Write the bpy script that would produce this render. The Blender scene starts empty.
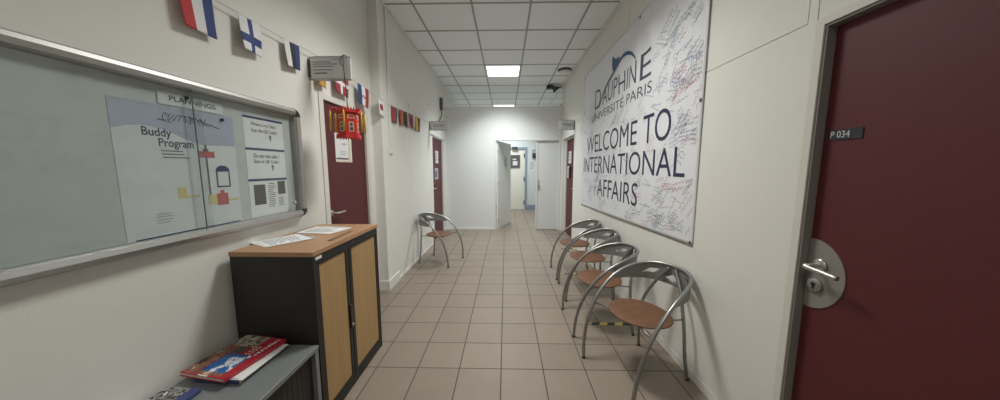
import bpy, bmesh, math, random
from mathutils import Vector, Matrix
R = math.radians
PI = math.pi
scene = bpy.context.scene
col = scene.collection
random.seed(7)

# ---------------------------------------------------------------- camera, world, exposure
CAM_H = 1.434
cam_data = bpy.data.cameras.new('camera')
cam = bpy.data.objects.new('camera', cam_data)
col.objects.link(cam)
cam.location = (0, 0, CAM_H)
cam.rotation_euler = (PI / 2 - 0.1124, 0.0, 0.0198)
cam_data.sensor_fit = 'HORIZONTAL'
cam_data.sensor_width = 36
cam_data.lens = 284.5 * 36 / 1000
cam_data.clip_start = 0.02
scene.camera = cam

world = bpy.data.worlds.new('world')
scene.world = world
world.use_nodes = True
world.node_tree.nodes['Background'].inputs[0].default_value = (0.9, 0.95, 1.0, 1)
world.node_tree.nodes['Background'].inputs[1].default_value = 0.05

vs = scene.view_settings
vs.view_transform = 'Standard'
vs.look = 'None'
vs.gamma = 1
vs.use_curve_mapping = False
vs.exposure = 0.3

# strengths of the ceiling lights, by row of ceiling tiles: colour and watts
LIGHTS = {-7: ((0.99, 0.98, 0.92), 11.0), -2: ((0.98, 0.985, 0.93), 32.0), 3: ((0.93, 0.99, 0.99), 32.0), 8: ((0.93, 0.99, 0.99), 38.0)}
SPREAD = {-7: 132, -2: 132, 3: 116, 8: 132}   # the panels' prismatic covers throw the light down

# ---------------------------------------------------------------- materials
def lin(r, g, b):
    f = lambda c: (c / 255 / 12.92) if c / 255 <= 0.04045 else ((c / 255 + 0.055) / 1.055) ** 2.4
    return (f(r), f(g), f(b))

def mat(name, c, rough=0.5, metal=0.0, amt=0.05, scale=20.0, bump=0.0, bscale=None, spec=None):
    m = bpy.data.materials.new(name)
    m.use_nodes = True
    nt = m.node_tree
    N, L = nt.nodes, nt.links
    b = N['Principled BSDF']
    b.inputs['Roughness'].default_value = rough
    b.inputs['Metallic'].default_value = metal
    if spec is not None:
        b.inputs['Specular IOR Level'].default_value = spec
    tc = N.new('ShaderNodeTexCoord')
    n = N.new('ShaderNodeTexNoise')
    n.inputs['Scale'].default_value = scale
    n.inputs['Detail'].default_value = 4
    L.new(tc.outputs['Object'], n.inputs['Vector'])
    mr = N.new('ShaderNodeMapRange')
    mr.inputs['To Min'].default_value = 1 - amt
    mr.inputs['To Max'].default_value = 1 + amt
    L.new(n.outputs['Fac'], mr.inputs['Value'])
    mx = N.new('ShaderNodeVectorMath')
    mx.operation = 'SCALE'
    mx.inputs[0].default_value = c
    L.new(mr.outputs['Result'], mx.inputs['Scale'])
    L.new(mx.outputs['Vector'], b.inputs['Base Color'])
    if bump:
        n2 = N.new('ShaderNodeTexNoise')
        n2.inputs['Scale'].default_value = bscale or scale * 6
        L.new(tc.outputs['Object'], n2.inputs['Vector'])
        bp = N.new('ShaderNodeBump')
        bp.inputs['Strength'].default_value = bump
        bp.inputs['Distance'].default_value = 0.004
        L.new(n2.outputs['Fac'], bp.inputs['Height'])
        L.new(bp.outputs['Normal'], b.inputs['Normal'])
    return m

def wood(name, c1, c2, rough=0.45, axis=2, scale=6.0):
    m = bpy.data.materials.new(name)
    m.use_nodes = True
    nt = m.node_tree
    N, L = nt.nodes, nt.links
    b = N['Principled BSDF']
    b.inputs['Roughness'].default_value = rough
    tc = N.new('ShaderNodeTexCoord')
    mp = N.new('ShaderNodeMapping')
    s = [scale * 8, scale * 8, scale * 8]
    s[axis] = scale * 0.4
    mp.inputs['Scale'].default_value = s
    L.new(tc.outputs['Object'], mp.inputs['Vector'])
    n = N.new('ShaderNodeTexNoise')
    n.inputs['Scale'].default_value = 1.0
    n.inputs['Detail'].default_value = 6
    L.new(mp.outputs['Vector'], n.inputs['Vector'])
    r = N.new('ShaderNodeValToRGB')
    r.color_ramp.elements[0].position = 0.3
    r.color_ramp.elements[1].position = 0.7
    r.color_ramp.elements[0].color = (*c1, 1)
    r.color_ramp.elements[1].color = (*c2, 1)
    L.new(n.outputs['Fac'], r.inputs['Fac'])
    L.new(r.outputs['Color'], b.inputs['Base Color'])
    return m

def collage(name, stops, scale=9.0):
    """printed picture: hard patches of several inks"""
    m = bpy.data.materials.new(name)
    m.use_nodes = True
    nt = m.node_tree
    N, L = nt.nodes, nt.links
    b = N['Principled BSDF']
    b.inputs['Roughness'].default_value = 0.3
    tc = N.new('ShaderNodeTexCoord')
    n = N.new('ShaderNodeTexNoise')
    n.inputs['Scale'].default_value = scale
    n.inputs['Detail'].default_value = 5
    L.new(tc.outputs['Object'], n.inputs['Vector'])
    r = N.new('ShaderNodeValToRGB')
    cr = r.color_ramp
    cr.interpolation = 'CONSTANT'
    k = len(stops)
    cr.elements[0].position = 0
    cr.elements[0].color = (*stops[0], 1)
    cr.elements[1].position = 0.3 + 0.4 / k
    cr.elements[1].color = (*stops[1], 1)
    for i in range(2, k):
        e = cr.elements.new(0.3 + 0.4 * i / k)
        e.color = (*stops[i], 1)
    L.new(n.outputs['Fac'], r.inputs['Fac'])
    L.new(r.outputs['Color'], b.inputs['Base Color'])
    return m

def emit(name, c, s):
    m = bpy.data.materials.new(name)
    m.use_nodes = True
    nt = m.node_tree
    N, L = nt.nodes, nt.links
    b = N['Principled BSDF']
    b.inputs['Base Color'].default_value = (0.9, 0.9, 0.9, 1)
    b.inputs['Emission Color'].default_value = (*c, 1)
    b.inputs['Emission Strength'].default_value = s
    return m

FX, FY, TILE = -0.0294, 1.8942, 0.30
def floor_material():
    m = bpy.data.materials.new('floor_tiles')
    m.use_nodes = True
    nt = m.node_tree
    N, L = nt.nodes, nt.links
    b = N['Principled BSDF']
    g = N.new('ShaderNodeNewGeometry')
    sp = N.new('ShaderNodeSeparateXYZ')
    L.new(g.outputs['Position'], sp.inputs[0])
    def mth(op, a, bv=None, clamp=False):
        n = N.new('ShaderNodeMath')
        n.operation = op
        n.use_clamp = clamp
        for i, v in enumerate((a, bv)):
            if v is None: continue
            if isinstance(v, (int, float)): n.inputs[i].default_value = v
            else: L.new(v, n.inputs[i])
        return n.outputs[0]
    masks, ids = [], []
    for ax, o in (('X', FX), ('Y', FY)):
        t = mth('DIVIDE', mth('SUBTRACT', sp.outputs[ax], o - 30 * TILE), TILE)
        fr = mth('FRACT', t)
        ids.append(mth('FLOOR', t))
        d = mth('MINIMUM', fr, mth('SUBTRACT', 1.0, fr))
        mm = N.new('ShaderNodeMapRange')
        mm.inputs['From Min'].default_value = 0.008
        mm.inputs['From Max'].default_value = 0.016
        L.new(d, mm.inputs['Value'])
        masks.append(mm.outputs['Result'])
    tile = mth('MULTIPLY', masks[0], masks[1])
    cb = N.new('ShaderNodeCombineXYZ')
    L.new(ids[0], cb.inputs[0]); L.new(ids[1], cb.inputs[1])
    wn = N.new('ShaderNodeTexWhiteNoise')
    L.new(cb.outputs[0], wn.inputs['Vector'])
    n = N.new('ShaderNodeTexNoise')
    n.inputs['Scale'].default_value = 5
    n.inputs['Detail'].default_value = 6
    L.new(g.outputs['Position'], n.inputs['Vector'])
    v = mth('ADD', mth('MULTIPLY', wn.outputs['Value'], 0.08), mth('MULTIPLY', n.outputs['Fac'], 0.20))
    v = mth('ADD', v, 0.86)
    sc = N.new('ShaderNodeVectorMath')
    sc.operation = 'SCALE'
    sc.inputs[0].default_value = FLOOR_C
    L.new(v, sc.inputs['Scale'])
    mx = N.new('ShaderNodeMix')
    mx.data_type = 'RGBA'
    mx.inputs['A'].default_value = (*GROUT_C, 1)
    L.new(tile, mx.inputs['Factor'])
    L.new(sc.outputs['Vector'], mx.inputs['B'])
    L.new(mx.outputs['Result'], b.inputs['Base Color'])
    rr = mth('SUBTRACT', 0.85, mth('MULTIPLY', tile, 0.40))
    L.new(rr, b.inputs['Roughness'])
    bp = N.new('ShaderNodeBump')
    bp.inputs['Strength'].default_value = 0.5
    bp.inputs['Distance'].default_value = 0.003
    L.new(tile, bp.inputs['Height'])
    L.new(bp.outputs['Normal'], b.inputs['Normal'])
    return m

FLOOR_C = (0.242, 0.198, 0.158)
GROUT_C = (0.075, 0.062, 0.052)
M = dict(
    floor=floor_material(),
    wall=mat('wall_paint', (0.75, 0.74, 0.695), 0.6, amt=0.03, scale=3, bump=0.15, bscale=160),
    white=mat('white_paint', (0.74, 0.735, 0.70), 0.5, amt=0.02, scale=4),
    partition=mat('partition_paint', (0.78, 0.79, 0.78), 0.45, amt=0.02, scale=3),
    leafpaint=mat('door_leaf_paint', (0.74, 0.75, 0.74), 0.4, amt=0.02, scale=3),
    ceiling=mat('ceiling_tile', (0.88, 0.91, 0.92), 0.9, amt=0.05, scale=60, bump=0.3, bscale=300),
    tbar=mat('ceiling_grid', (0.36, 0.36, 0.35), 0.6, amt=0.03),
    trim=mat('edge_trim', (0.75, 0.75, 0.72), 0.5, amt=0.02),
    frame=mat('door_frame_paint', (0.68, 0.66, 0.60), 0.45, amt=0.03, scale=5),
    reveal=mat('frame_rubber', (0.22, 0.20, 0.185), 0.6, amt=0.05),
    burgundy=mat('burgundy_door', (0.095, 0.014, 0.018), 0.55, amt=0.08, scale=90, bump=0.1, bscale=500),
    far_wall=mat('far_wall_paint', (0.66, 0.70, 0.72), 0.6, amt=0.03, scale=3),
    blue_grey=mat('blue_grey_paint', (0.27, 0.33, 0.41), 0.5, amt=0.05),
    cream=mat('cream_door', (0.78, 0.77, 0.70), 0.45, amt=0.03),
    alu=mat('aluminium', (0.43, 0.43, 0.415), 0.42, 0.7, amt=0.05, scale=40),
    steel=mat('silver_tube', (0.30, 0.30, 0.29), 0.33, 0.75, amt=0.05, scale=30),
    panel=mat('silver_sheet', (0.26, 0.265, 0.26), 0.45, 0.35, amt=0.05, scale=30),
    plate=mat('brushed_plate', (0.30, 0.285, 0.265), 0.5, 0.4, amt=0.08, scale=50),
    chrome=mat('polished_handle', (0.60, 0.585, 0.55), 0.3, 0.9, amt=0.02),
    seatwood=wood('seat_wood', (0.125, 0.053, 0.025), (0.165, 0.071, 0.034), 0.55, 0, 5),
    topwood=wood('cabinet_top_wood', (0.37, 0.205, 0.11), (0.44, 0.25, 0.14), 0.38, 1, 5),
    beech=wood('beech_door', (0.37, 0.225, 0.095), (0.43, 0.27, 0.12), 0.45, 2, 5),
    black=mat('black_metal', (0.013, 0.012, 0.011), 0.5, amt=0.1),
    darkgrey=mat('dark_shutter', (0.020, 0.019, 0.018), 0.5, amt=0.08),
    greymetal=mat('grey_metal', (0.215, 0.23, 0.235), 0.42, 0.25, amt=0.05, scale=60),
    dark=mat('dark_plastic', (0.03, 0.03, 0.032), 0.45, amt=0.1),
    dgrey=mat('grey_plastic_and_shade', (0.11, 0.11, 0.11), 0.5, amt=0.1),
    paper=mat('white_paper', (0.74, 0.75, 0.75), 0.6, amt=0.03, scale=9),
    greypaper=mat('pale_paper', (0.64, 0.67, 0.69), 0.6, amt=0.05, scale=9),
    boardback=mat('board_felt', (0.50, 0.53, 0.52), 0.7, amt=0.05, scale=7),
    ink=mat('navy_ink', (0.025, 0.026, 0.075), 0.55, amt=0.05),
    inkgrey=mat('grey_ink', (0.13, 0.14, 0.17), 0.6, amt=0.05),
    inkblue=mat('slate_ink', (0.065, 0.072, 0.115), 0.55, amt=0.05),
    inkblack=mat('black_ink', (0.03, 0.03, 0.04), 0.6, amt=0.05),
    logoblue=mat('logo_blue', (0.035, 0.085, 0.20), 0.55, amt=0.05),
    banner=mat('banner_vinyl', (0.75, 0.765, 0.80), 0.36, amt=0.03, scale=3),
    s_red=mat('marker_red', (0.62, 0.32, 0.36), 0.6, amt=0.2, scale=5),
    s_blue=mat('marker_blue', (0.24, 0.30, 0.50), 0.6, amt=0.2, scale=5),
    s_dark=mat('marker_dark', (0.27, 0.29, 0.32), 0.6, amt=0.3, scale=5),
    s_green=mat('marker_green', (0.20, 0.38, 0.35), 0.6, amt=0.2, scale=5),
    lavender=mat('poster_lavender', (0.39, 0.43, 0.54), 0.6, amt=0.03),
    navy=mat('navy_blue', (0.03, 0.045, 0.13), 0.6, amt=0.05),
    f_red=mat('flag_red', (0.52, 0.045, 0.05), 0.75, amt=0.08),
    f_dkred=mat('flag_wine_red', (0.34, 0.04, 0.055), 0.75, amt=0.08),
    f_white=mat('flag_white', (0.75, 0.75, 0.75), 0.75, amt=0.04),
    f_blue=mat('flag_blue', (0.035, 0.06, 0.20), 0.75, amt=0.08),
    f_black=mat('flag_black', (0.03, 0.03, 0.035), 0.75, amt=0.08),
    f_green=mat('flag_green', (0.06, 0.11, 0.055), 0.75, amt=0.08),
    f_yellow=mat('flag_yellow', (0.60, 0.36, 0.05), 0.75, amt=0.08),
    f_orange=mat('flag_orange', (0.50, 0.20, 0.05), 0.75, amt=0.08),
    string=mat('white_cord', (0.62, 0.60, 0.56), 0.7, amt=0.05),
    l_red=mat('lantern_red', (0.60, 0.028, 0.025), 0.55, amt=0.15, scale=60),
    l_yellow=mat('tassel_yellow', (0.72, 0.50, 0.06), 0.6, amt=0.1),
    l_cream=mat('lantern_cream', (0.66, 0.55, 0.36), 0.6, amt=0.1),
    bookred=mat('book_red', (0.40, 0.022, 0.035), 0.3, amt=0.05),
    pages=mat('page_edges', (0.58, 0.55, 0.47), 0.8, amt=0.1, scale=120),
    sky_photo=collage('cover_sky_photo', [lin(30, 70, 130), lin(40, 90, 150), lin(45, 95, 155), lin(55, 105, 165), lin(215, 220, 225), lin(60, 110, 165)], 16),
    brown_photo=collage('cover_brown_photo', [lin(60, 35, 30), lin(110, 75, 60), lin(150, 105, 85), lin(90, 55, 50), lin(185, 165, 140)], 26),
    grey_photo=collage('cover_street_photo', [lin(45, 42, 40), lin(120, 112, 95), lin(180, 175, 150), lin(70, 65, 60), lin(200, 196, 175)], 22),
    monochrome=collage('leaflet_photo', [lin(25, 25, 28), lin(60, 60, 62), lin(150, 150, 145), lin(35, 35, 40), lin(215, 212, 200)], 24),
    tape_y=mat('tape_yellow', (0.60, 0.50, 0.10), 0.5, amt=0.08),
    tape_k=mat('tape_black', (0.025, 0.022, 0.02), 0.5, amt=0.08),
    photo_red=mat('sign_red', (0.45, 0.10, 0.10), 0.6, amt=0.05),
    photo_yel=mat('pale_yellow', (0.62, 0.53, 0.24), 0.6, amt=0.05),
    photo_dk=mat('photo_dark', (0.10, 0.085, 0.08), 0.6, amt=0.4, scale=40),
    plaque=mat('plaque_dark', (0.028, 0.032, 0.045), 0.4, amt=0.05),
    plaque_text=mat('plaque_white', (0.62, 0.62, 0.62), 0.5, amt=0.02),
    sign=mat('sign_grey', (0.66, 0.67, 0.67), 0.35, 0.0, amt=0.03),
)
def glass_material():
    m = bpy.data.materials.new('thin_glass')
    m.use_nodes = True
    nt = m.node_tree
    N, L = nt.nodes, nt.links
    N.remove(N['Principled BSDF'])
    t = N.new('ShaderNodeBsdfTransparent')
    t.inputs[0].default_value = (0.95, 0.965, 0.96, 1)
    g = N.new('ShaderNodeBsdfGlossy')
    g.inputs['Roughness'].default_value = 0.06
    lw = N.new('ShaderNodeLayerWeight')
    lw.inputs['Blend'].default_value = 0.5
    pw = N.new('ShaderNodeMath'); pw.operation = 'POWER'; pw.inputs[1].default_value = 5.0
    L.new(lw.outputs['Facing'], pw.inputs[0])
    f = N.new('ShaderNodeMapRange')
    f.inputs['To Min'].default_value = 0.04; f.inputs['To Max'].default_value = 0.7
    L.new(pw.outputs[0], f.inputs['Value'])
    mx = N.new('ShaderNodeMixShader')
    L.new(f.outputs[0], mx.inputs[0]); L.new(t.outputs[0], mx.inputs[1]); L.new(g.outputs[0], mx.inputs[2])
    L.new(mx.outputs[0], N['Material Output'].inputs[0])
    return m
M['glass'] = glass_material()

# ---------------------------------------------------------------- mesh helpers
def bm_box(bm, x0, x1, y0, y1, z0, z1, mi=0, bev=0.0):
    vs_ = [bm.verts.new((x, y, z)) for x in (x0, x1) for y in (y0, y1) for z in (z0, z1)]
    idx = [(0, 1, 3, 2), (4, 6, 7, 5), (0, 4, 5, 1), (2, 3, 7, 6), (0, 2, 6, 4), (1, 5, 7, 3)]
    fs = []
    for f in idx:
        fc = bm.faces.new([vs_[i] for i in f])
        fc.material_index = mi
        fs.append(fc)
    if bev:
        es = list({e for f in fs for e in f.edges})
        r = bmesh.ops.bevel(bm, geom=es, offset=bev, segments=2, affect='EDGES', profile=0.5)
        for f in r['faces']:
            f.material_index = mi
    return fs

def spline(pts, n=8):
    P = [Vector(p) for p in pts]
    out = []
    for i in range(len(P) - 1):
        p0 = P[i - 1] if i > 0 else P[i] * 2 - P[i + 1]
        p1, p2 = P[i], P[i + 1]
        p3 = P[i + 2] if i + 2 < len(P) else P[i + 1] * 2 - P[i]
        for k in range(n):
            t = k / n
            out.append(0.5 * ((2 * p1) + (p2 - p0) * t + (2 * p0 - 5 * p1 + 4 * p2 - p3) * t * t + (3 * p1 - p0 - 3 * p2 + p3) * t ** 3))
    out.append(P[-1])
    return out

def bm_tube(bm, pts, r, n=10, mi=0):
    P = [Vector(p) for p in pts]
    t0 = (P[1] - P[0]).normalized()
    u = t0.orthogonal().normalized()
    rings = []
    for i, p in enumerate(P):
        t = (P[min(i + 1, len(P) - 1)] - P[max(i - 1, 0)]).normalized()
        u = (u - t * u.dot(t)).normalized()
        v = t.cross(u)
        rr = r[i] if isinstance(r, (list, tuple)) else r
        rings.append([bm.verts.new(p + (u * math.cos(2 * PI * k / n) + v * math.sin(2 * PI * k / n)) * rr) for k in range(n)])
    for a, b in zip(rings, rings[1:]):
        for k in range(n):
            f = bm.faces.new((a[k], a[(k + 1) % n], b[(k + 1) % n], b[k]))
            f.smooth = True
            f.material_index = mi
    for ring in (list(reversed(rings[0])), rings[-1]):
        f = bm.faces.new(ring)
        f.material_index = mi

def bm_lathe(bm, prof, centre=(0, 0, 0), n=32, mat3=None, mi=0, sx=1.0, sy=1.0):
    """profile (r, z) revolved about local z; mat3 turns it"""
    c = Vector(centre)
    q = mat3 or Matrix.Identity(3)
    rings = []
    for r, z in prof:
        if r <= 1e-6:
            rings.append([bm.verts.new(c + q @ Vector((0, 0, z)))])
        else:
            rings.append([bm.verts.new(c + q @ Vector((sx * r * math.cos(2 * PI * k / n), sy * r * math.sin(2 * PI * k / n), z))) for k in range(n)])
    for a, b in zip(rings, rings[1:]):
        for k in range(n):
            k2 = (k + 1) % n
            vv = [a[k % len(a)], a[k2 % len(a)], b[k2 % len(b)], b[k % len(b)]]
            u = []
            for x in vv:
                if x not in u: u.append(x)
            if len(u) > 2:
                f = bm.faces.new(u)
                f.smooth = True
                f.material_index = mi

def bm_prism(bm, poly, to3, d0, d1, mi=0):
    """2D polygon extruded between depths; to3(u, v, d) -> point"""
    a = [bm.verts.new(to3(u, v, d0)) for u, v in poly]
    b = [bm.verts.new(to3(u, v, d1)) for u, v in poly]
    fs = [bm.faces.new(list(reversed(a))), bm.faces.new(b)]
    k = len(poly)
    for i in range(k):
        fs.append(bm.faces.new((a[i], a[(i + 1) % k], b[(i + 1) % k], b[i])))
    for f in fs: f.material_index = mi

def obj(name, bm, mats, parent=None, loc=None):
    bmesh.ops.recalc_face_normals(bm, faces=bm.faces[:])
    me = bpy.data.meshes.new(name)
    bm.to_mesh(me)
    bm.free()
    for m in (mats if isinstance(mats, (list, tuple)) else [mats]):
        me.materials.append(m)
    o = bpy.data.objects.new(name, me)
    col.objects.link(o)
    if parent: o.parent = parent
    if loc: o.location = loc
    return o

def thing(name, label, cat, loc=(0, 0, 0), rotz=0, group=None):
    o = bpy.data.objects.new(name, None)
    o.empty_display_size = 0.05
    col.objects.link(o)
    o.location = loc
    o.rotation_euler = (0, 0, rotz)
    return tag(o, label, cat, group)

def tag(o, label=None, cat=None, group=None, kind=None):
    if label: o['label'] = label
    if cat: o['category'] = cat
    if group: o['group'] = group
    if kind: o['kind'] = kind
    return o

def struct(name, bm, mats, parent=None, label=None, cat=None):
    o = obj(name, bm, mats, parent)
    if parent is None:
        o['kind'] = 'structure'
        if label: o['label'] = label
        if cat: o['category'] = cat
    return o

def box_obj(name, b, m, parent=None, bev=0.0):
    bm = bmesh.new()
    bm_box(bm, *b, bev=bev)
    return obj(name, bm, m, parent)

def dup(root, loc, rotz, label):
    r = root.copy(); col.objects.link(r)
    r.location = loc; r.rotation_euler = (0, 0, rotz); r['label'] = label
    for ch in list(root.children):
        c = ch.copy(); col.objects.link(c); c.parent = r
        for g in ch.children:
            d = g.copy(); col.objects.link(d); d.parent = c
    return r

# planes to lay prints on: (u, v, d) -> world point; d lifts off the surface
def on_left(x):  return lambda u, v, d: Vector((x + d, u, v))            # reads towards +Y
def on_right(x): return lambda u, v, d: Vector((x - d, -u, v))           # u = -Y, reads away from +Y
def on_front(y): return lambda u, v, d: Vector((u, y - d, v))            # faces the camera
def on_top(z):   return lambda u, v, d: Vector((u, v, z + d))

def sheet(name, rect, pl, m, parent=None, th=0.001, d=0.0):
    u0, u1, v0, v1 = rect
    bm = bmesh.new()
    bm_prism(bm, [(u0, v0), (u1, v0), (u1, v1), (u0, v1)], pl, d, d + th)
    return obj(name, bm, m, parent)

def rects(name, rl, pl, m, parent=None, d=0.001, th=0.0006):
    bm = bmesh.new()
    for u0, u1, v0, v1 in rl:
        bm_prism(bm, [(u0, v0), (u1, v0), (u1, v1), (u0, v1)], pl, d, d + th)
    return obj(name, bm, m, parent)

bpl_ref = {}
def text(name, s, rect, pl, m, parent=None, d=0.001, weight=0.0, shear=0.0, warp=None):
    cu = bpy.data.curves.new(name, 'FONT')
    cu.body = s
    cu.size = 1
    cu.offset = weight
    cu.shear = shear
    cu.resolution_u = 4
    t = bpy.data.objects.new(name, cu)
    col.objects.link(t)
    bpy.context.view_layer.update()
    me = bpy.data.meshes.new_from_object(t.evaluated_get(bpy.context.evaluated_depsgraph_get()))
    bpy.data.objects.remove(t)
    if pl is bpl_ref.get('f'):      # cut the letters fine so that they follow the banner's folds
        b_ = bmesh.new(); b_.from_mesh(me)
        bmesh.ops.triangulate(b_, faces=b_.faces[:])
        for _ in range(3):
            lim = 0.05
            es = [q for q in b_.edges if q.calc_length() > lim]
            if es: bmesh.ops.subdivide_edges(b_, edges=es, cuts=2)
            bmesh.ops.triangulate(b_, faces=b_.faces[:])
        b_.to_mesh(me); b_.free()
    xs = [v.co.x for v in me.vertices]; ys = [v.co.y for v in me.vertices]
    x0, x1, y0, y1 = min(xs), max(xs), min(ys), max(ys)
    u0, u1, v0, v1 = rect
    for v in me.vertices:
        a = u0 + (v.co.x - x0) / (x1 - x0) * (u1 - u0)
        b = v0 + (v.co.y - y0) / (y1 - y0) * (v1 - v0)
        v.co = pl(a, b, d + (warp(a, b) if warp else 0))
    me.materials.clear()
    me.materials.append(m)
    o = bpy.data.objects.new(name, me)
    col.objects.link(o)
    if parent: o.parent = parent
    return o

def text_bars(rng, u0, u1, v0, v1, n, fill=0.5):
    out = []
    step = (v1 - v0) / n
    for i in range(n):
        e = u0 + (u1 - u0) * rng.uniform(0.6, 1.0)
        out.append((u0, e, v1 - (i + 1) * step + step * (1 - fill) / 2, v1 - i * step - step * (1 - fill) / 2))
    return out

# ================================================================ THE SETTING
CZ = 3.246                     # ceiling
XL, XP, XR = -1.476, -1.37, 1.27   # near left wall, left pilaster wall, right wall
YE = 6.54                      # partition across the end
TOPP = 2.80                    # top of that partition
CX0, CA, CY0, CB = -1.0382, 0.6566, 3.3632, 0.6311   # ceiling grid

bm = bmesh.new(); bm_box(bm, -1.75, 1.8, -2.0, 9.9, -0.1, 0)
struct('floor', bm, M['floor'])

bm = bmesh.new()
bm_box(bm, -1.75, 1.8, -2.0, 9.9, CZ, CZ + 0.08, 0)
for k in range(-1, 5):
    x = CX0 + CA * k
    if -1.6 < x < 1.7: bm_box(bm, x - 0.011, x + 0.011, -1.9, 9.75, CZ - 0.006, CZ, 1)
for k in range(-8, 11):
    y = CY0 + CB * k
    bm_box(bm, -1.45, 1.6, y - 0.011, y + 0.011, CZ - 0.005, CZ, 1)
struct('ceiling', bm, [M['ceiling'], M['tbar']])

GAP = 0.0035
bm = bmesh.new()
bm_box(bm, -1.70, XL, -2.0, 2.28, 0, CZ)
bm_box(bm, -1.70, XL, 2.28, 3.08, 2.03, CZ)
bm_box(bm, -1.70, XL, 3.08, 3.19, 0, CZ)
bm_box(bm, -1.70, XP - 0.012, 3.19, 5.24, 0, CZ)
for a, b in ((3.19, 4.10), (4.10, 5.24)):
    bm_box(bm, XP - 0.012, XP, a if a == 3.19 else a + GAP, b, 0, CZ)
bm_box(bm, -1.70, XP, 5.24, 6.64, 2.05, CZ)
bm_box(bm, -1.70, XP, 6.40, 6.64, 0, 2.05)
bm_box(bm, -1.70, -1.45, 6.64, 9.75, 0, CZ)
struct('wall_left', bm, M['wall'])

bm = bmesh.new()
bm_box(bm, XR, 1.42, -2.0, 0.33, 0, CZ)
bm_box(bm, XR, 1.42, 0.33, 1.226, 2.0, CZ)
bm_box(bm, XR + 0.012, 1.42, 1.226, 5.40, 0, CZ)
bm_box(bm, XR, XR + 0.012, 1.226, 1.257, 0, CZ)
bm_box(bm, XR, XR + 0.012, 1.2615, 1.30 - GAP, 2.033 + GAP, CZ)
bm_box(bm, XR, XR + 0.012, 1.2615, 3.16 - GAP, 0, 2.033)
bm_box(bm, XR, XR + 0.012, 1.2615, 1.30 - GAP, 2.033, 2.033 + GAP)
bm_box(bm, XR, XR + 0.012, 1.30, 3.16 - GAP, 2.033 + GAP, CZ)
bm_box(bm, XR, XR + 0.012, 3.16, 4.16 - GAP, 0, CZ)
bm_box(bm, XR, XR + 0.012, 4.16, 5.40, 0, CZ)
bm_box(bm, XR, 1.42, 5.40, 6.64, 2.06, CZ)
bm_box(bm, XR, 1.42, 6.40, 6.64, 0, 2.06)
bm_box(bm, 1.6, 1.7, 6.64, 9.75, 0, CZ)
bm_box(bm, 1.42, 1.6, 6.54, 6.64, 0, CZ)
struct('wall_right', bm, M['wall'])

bm = bmesh.new()
bm_box(bm, XP, -0.265, YE, YE + 0.10, 0, TOPP)
bm_box(bm, 1.235, XR, YE, YE + 0.10, 0, TOPP)
bm_box(bm, -0.265, 1.235, YE, YE + 0.10, 2.085, TOPP)
struct('wall_end', bm, M['partition'])

bm = bmesh.new(); bm_box(bm, -1.75, 1.8, -2.1, -2.0, 0, CZ)
struct('wall_back', bm, M['wall'])
bm = bmesh.new()
bm_box(bm, -1.45, -0.30, 9.75, 9.85, 0, CZ); bm_box(bm, 0.725, 1.6, 9.75, 9.85, 0, CZ); bm_box(bm, -0.30, 0.725, 9.75, 9.85, 2.13, CZ)
struct('wall_far', bm, M['far_wall'])

# perimeter ceiling trims, baseboards
bm = bmesh.new(); bm_box(bm, XR - 0.028, XR - 0.001, -2.0, 9.7, CZ - 0.024, CZ - 0.0065)
struct('trim_1', bm, M['trim'])
bm = bmesh.new(); bm_box(bm, XP + 0.001, XP + 0.022, 3.19, 9.7, CZ - 0.022, CZ - 0.006)
bm_box(bm, XL + 0.001, XL + 0.022, -2.0, 3.19, CZ - 0.022, CZ - 0.006)
bm_box(bm, XL + 0.022, XP + 0.022, 3.168, 3.189, CZ - 0.022, CZ - 0.006)
struct('trim_2', bm, M['trim'])
bm = bmesh.new()
bm_box(bm, XR - 0.0015, XR, 1.30, 5.39, 0, 0.06); bm_box(bm, XR - 0.0015, XR, -2, 0.30, 0, 0.06)
struct('baseboard_right', bm, M['wall'])
bm = bmesh.new()
bm_box(bm, XL, XP + 0.012, 3.178, 3.19, 0, 0.115)
bm_box(bm, XP, XP + 0.012, 3.19, 3.52, 0, 0.115)
bm_box(bm, XP, XP + 0.006, 3.52, 5.23, 0, 0.03)
bm_box(bm, XL, XL + 0.012, -2, 2.27, 0, 0.10)
struct('baseboard_left', bm, M['white'])
bm = bmesh.new(); bm_box(bm, XP + 0.001, -0.267, YE - 0.01, YE, 0, 0.05)
struct('baseboard_end', bm, M['partition'])
bm = bmesh.new(); bm_box(bm, 0.73, 1.6, 9.735, 9.75, 0, 0.17); bm_box(bm, -1.45, -0.31, 9.735, 9.75, 0, 0.17)
struct('baseboard_far', bm, M['blue_grey'])

# ---- near right door (P 034)
bm = bmesh.new()
bm_box(bm, XR - 0.006, XR, 1.226, 1.257, 0, 2.03); bm_box(bm, XR - 0.006, XR, 0.30, 0.33, 0, 2.03)
bm_box(bm, XR - 0.006, XR, 0.33, 1.226, 2.0, 2.03)
struct('trim_3', bm, M['frame'])
bm = bmesh.new()
bm_box(bm, XR, 1.31, 1.216, 1.226, 0, 2.0); bm_box(bm, XR, 1.31, 0.33, 0.34, 0, 2.0); bm_box(bm, XR, 1.31, 0.34, 1.216, 1.99, 2.0)
struct('trim_4', bm, M['reveal'])
bm = bmesh.new(); bm_box(bm, 1.305, 1.345, 0.342, 1.214, 0.004, 1.988)
door = struct('door_1', bm, M['burgundy'], label='burgundy door with round metal plate and room number plaque', cat='door')
bm = bmesh.new()   # D-shaped plate cut by the door edge
cy, cz, rp = 1.213 - 0.012, 0.990, 0.148
poly = []
for k in range(41):
    a = R(-90 - 12 + 204 * k / 40 - 0)
    poly.append((-(cy) + rp * 0.86 * math.cos(a) , cz + rp * math.sin(a)))
poly = [(max(u, -1.2125), v) for u, v in poly]
bm_prism(bm, poly, on_right(1.305), 0.0, 0.004)
plate = obj('door_plate', bm, M['plate'], door)
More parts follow.
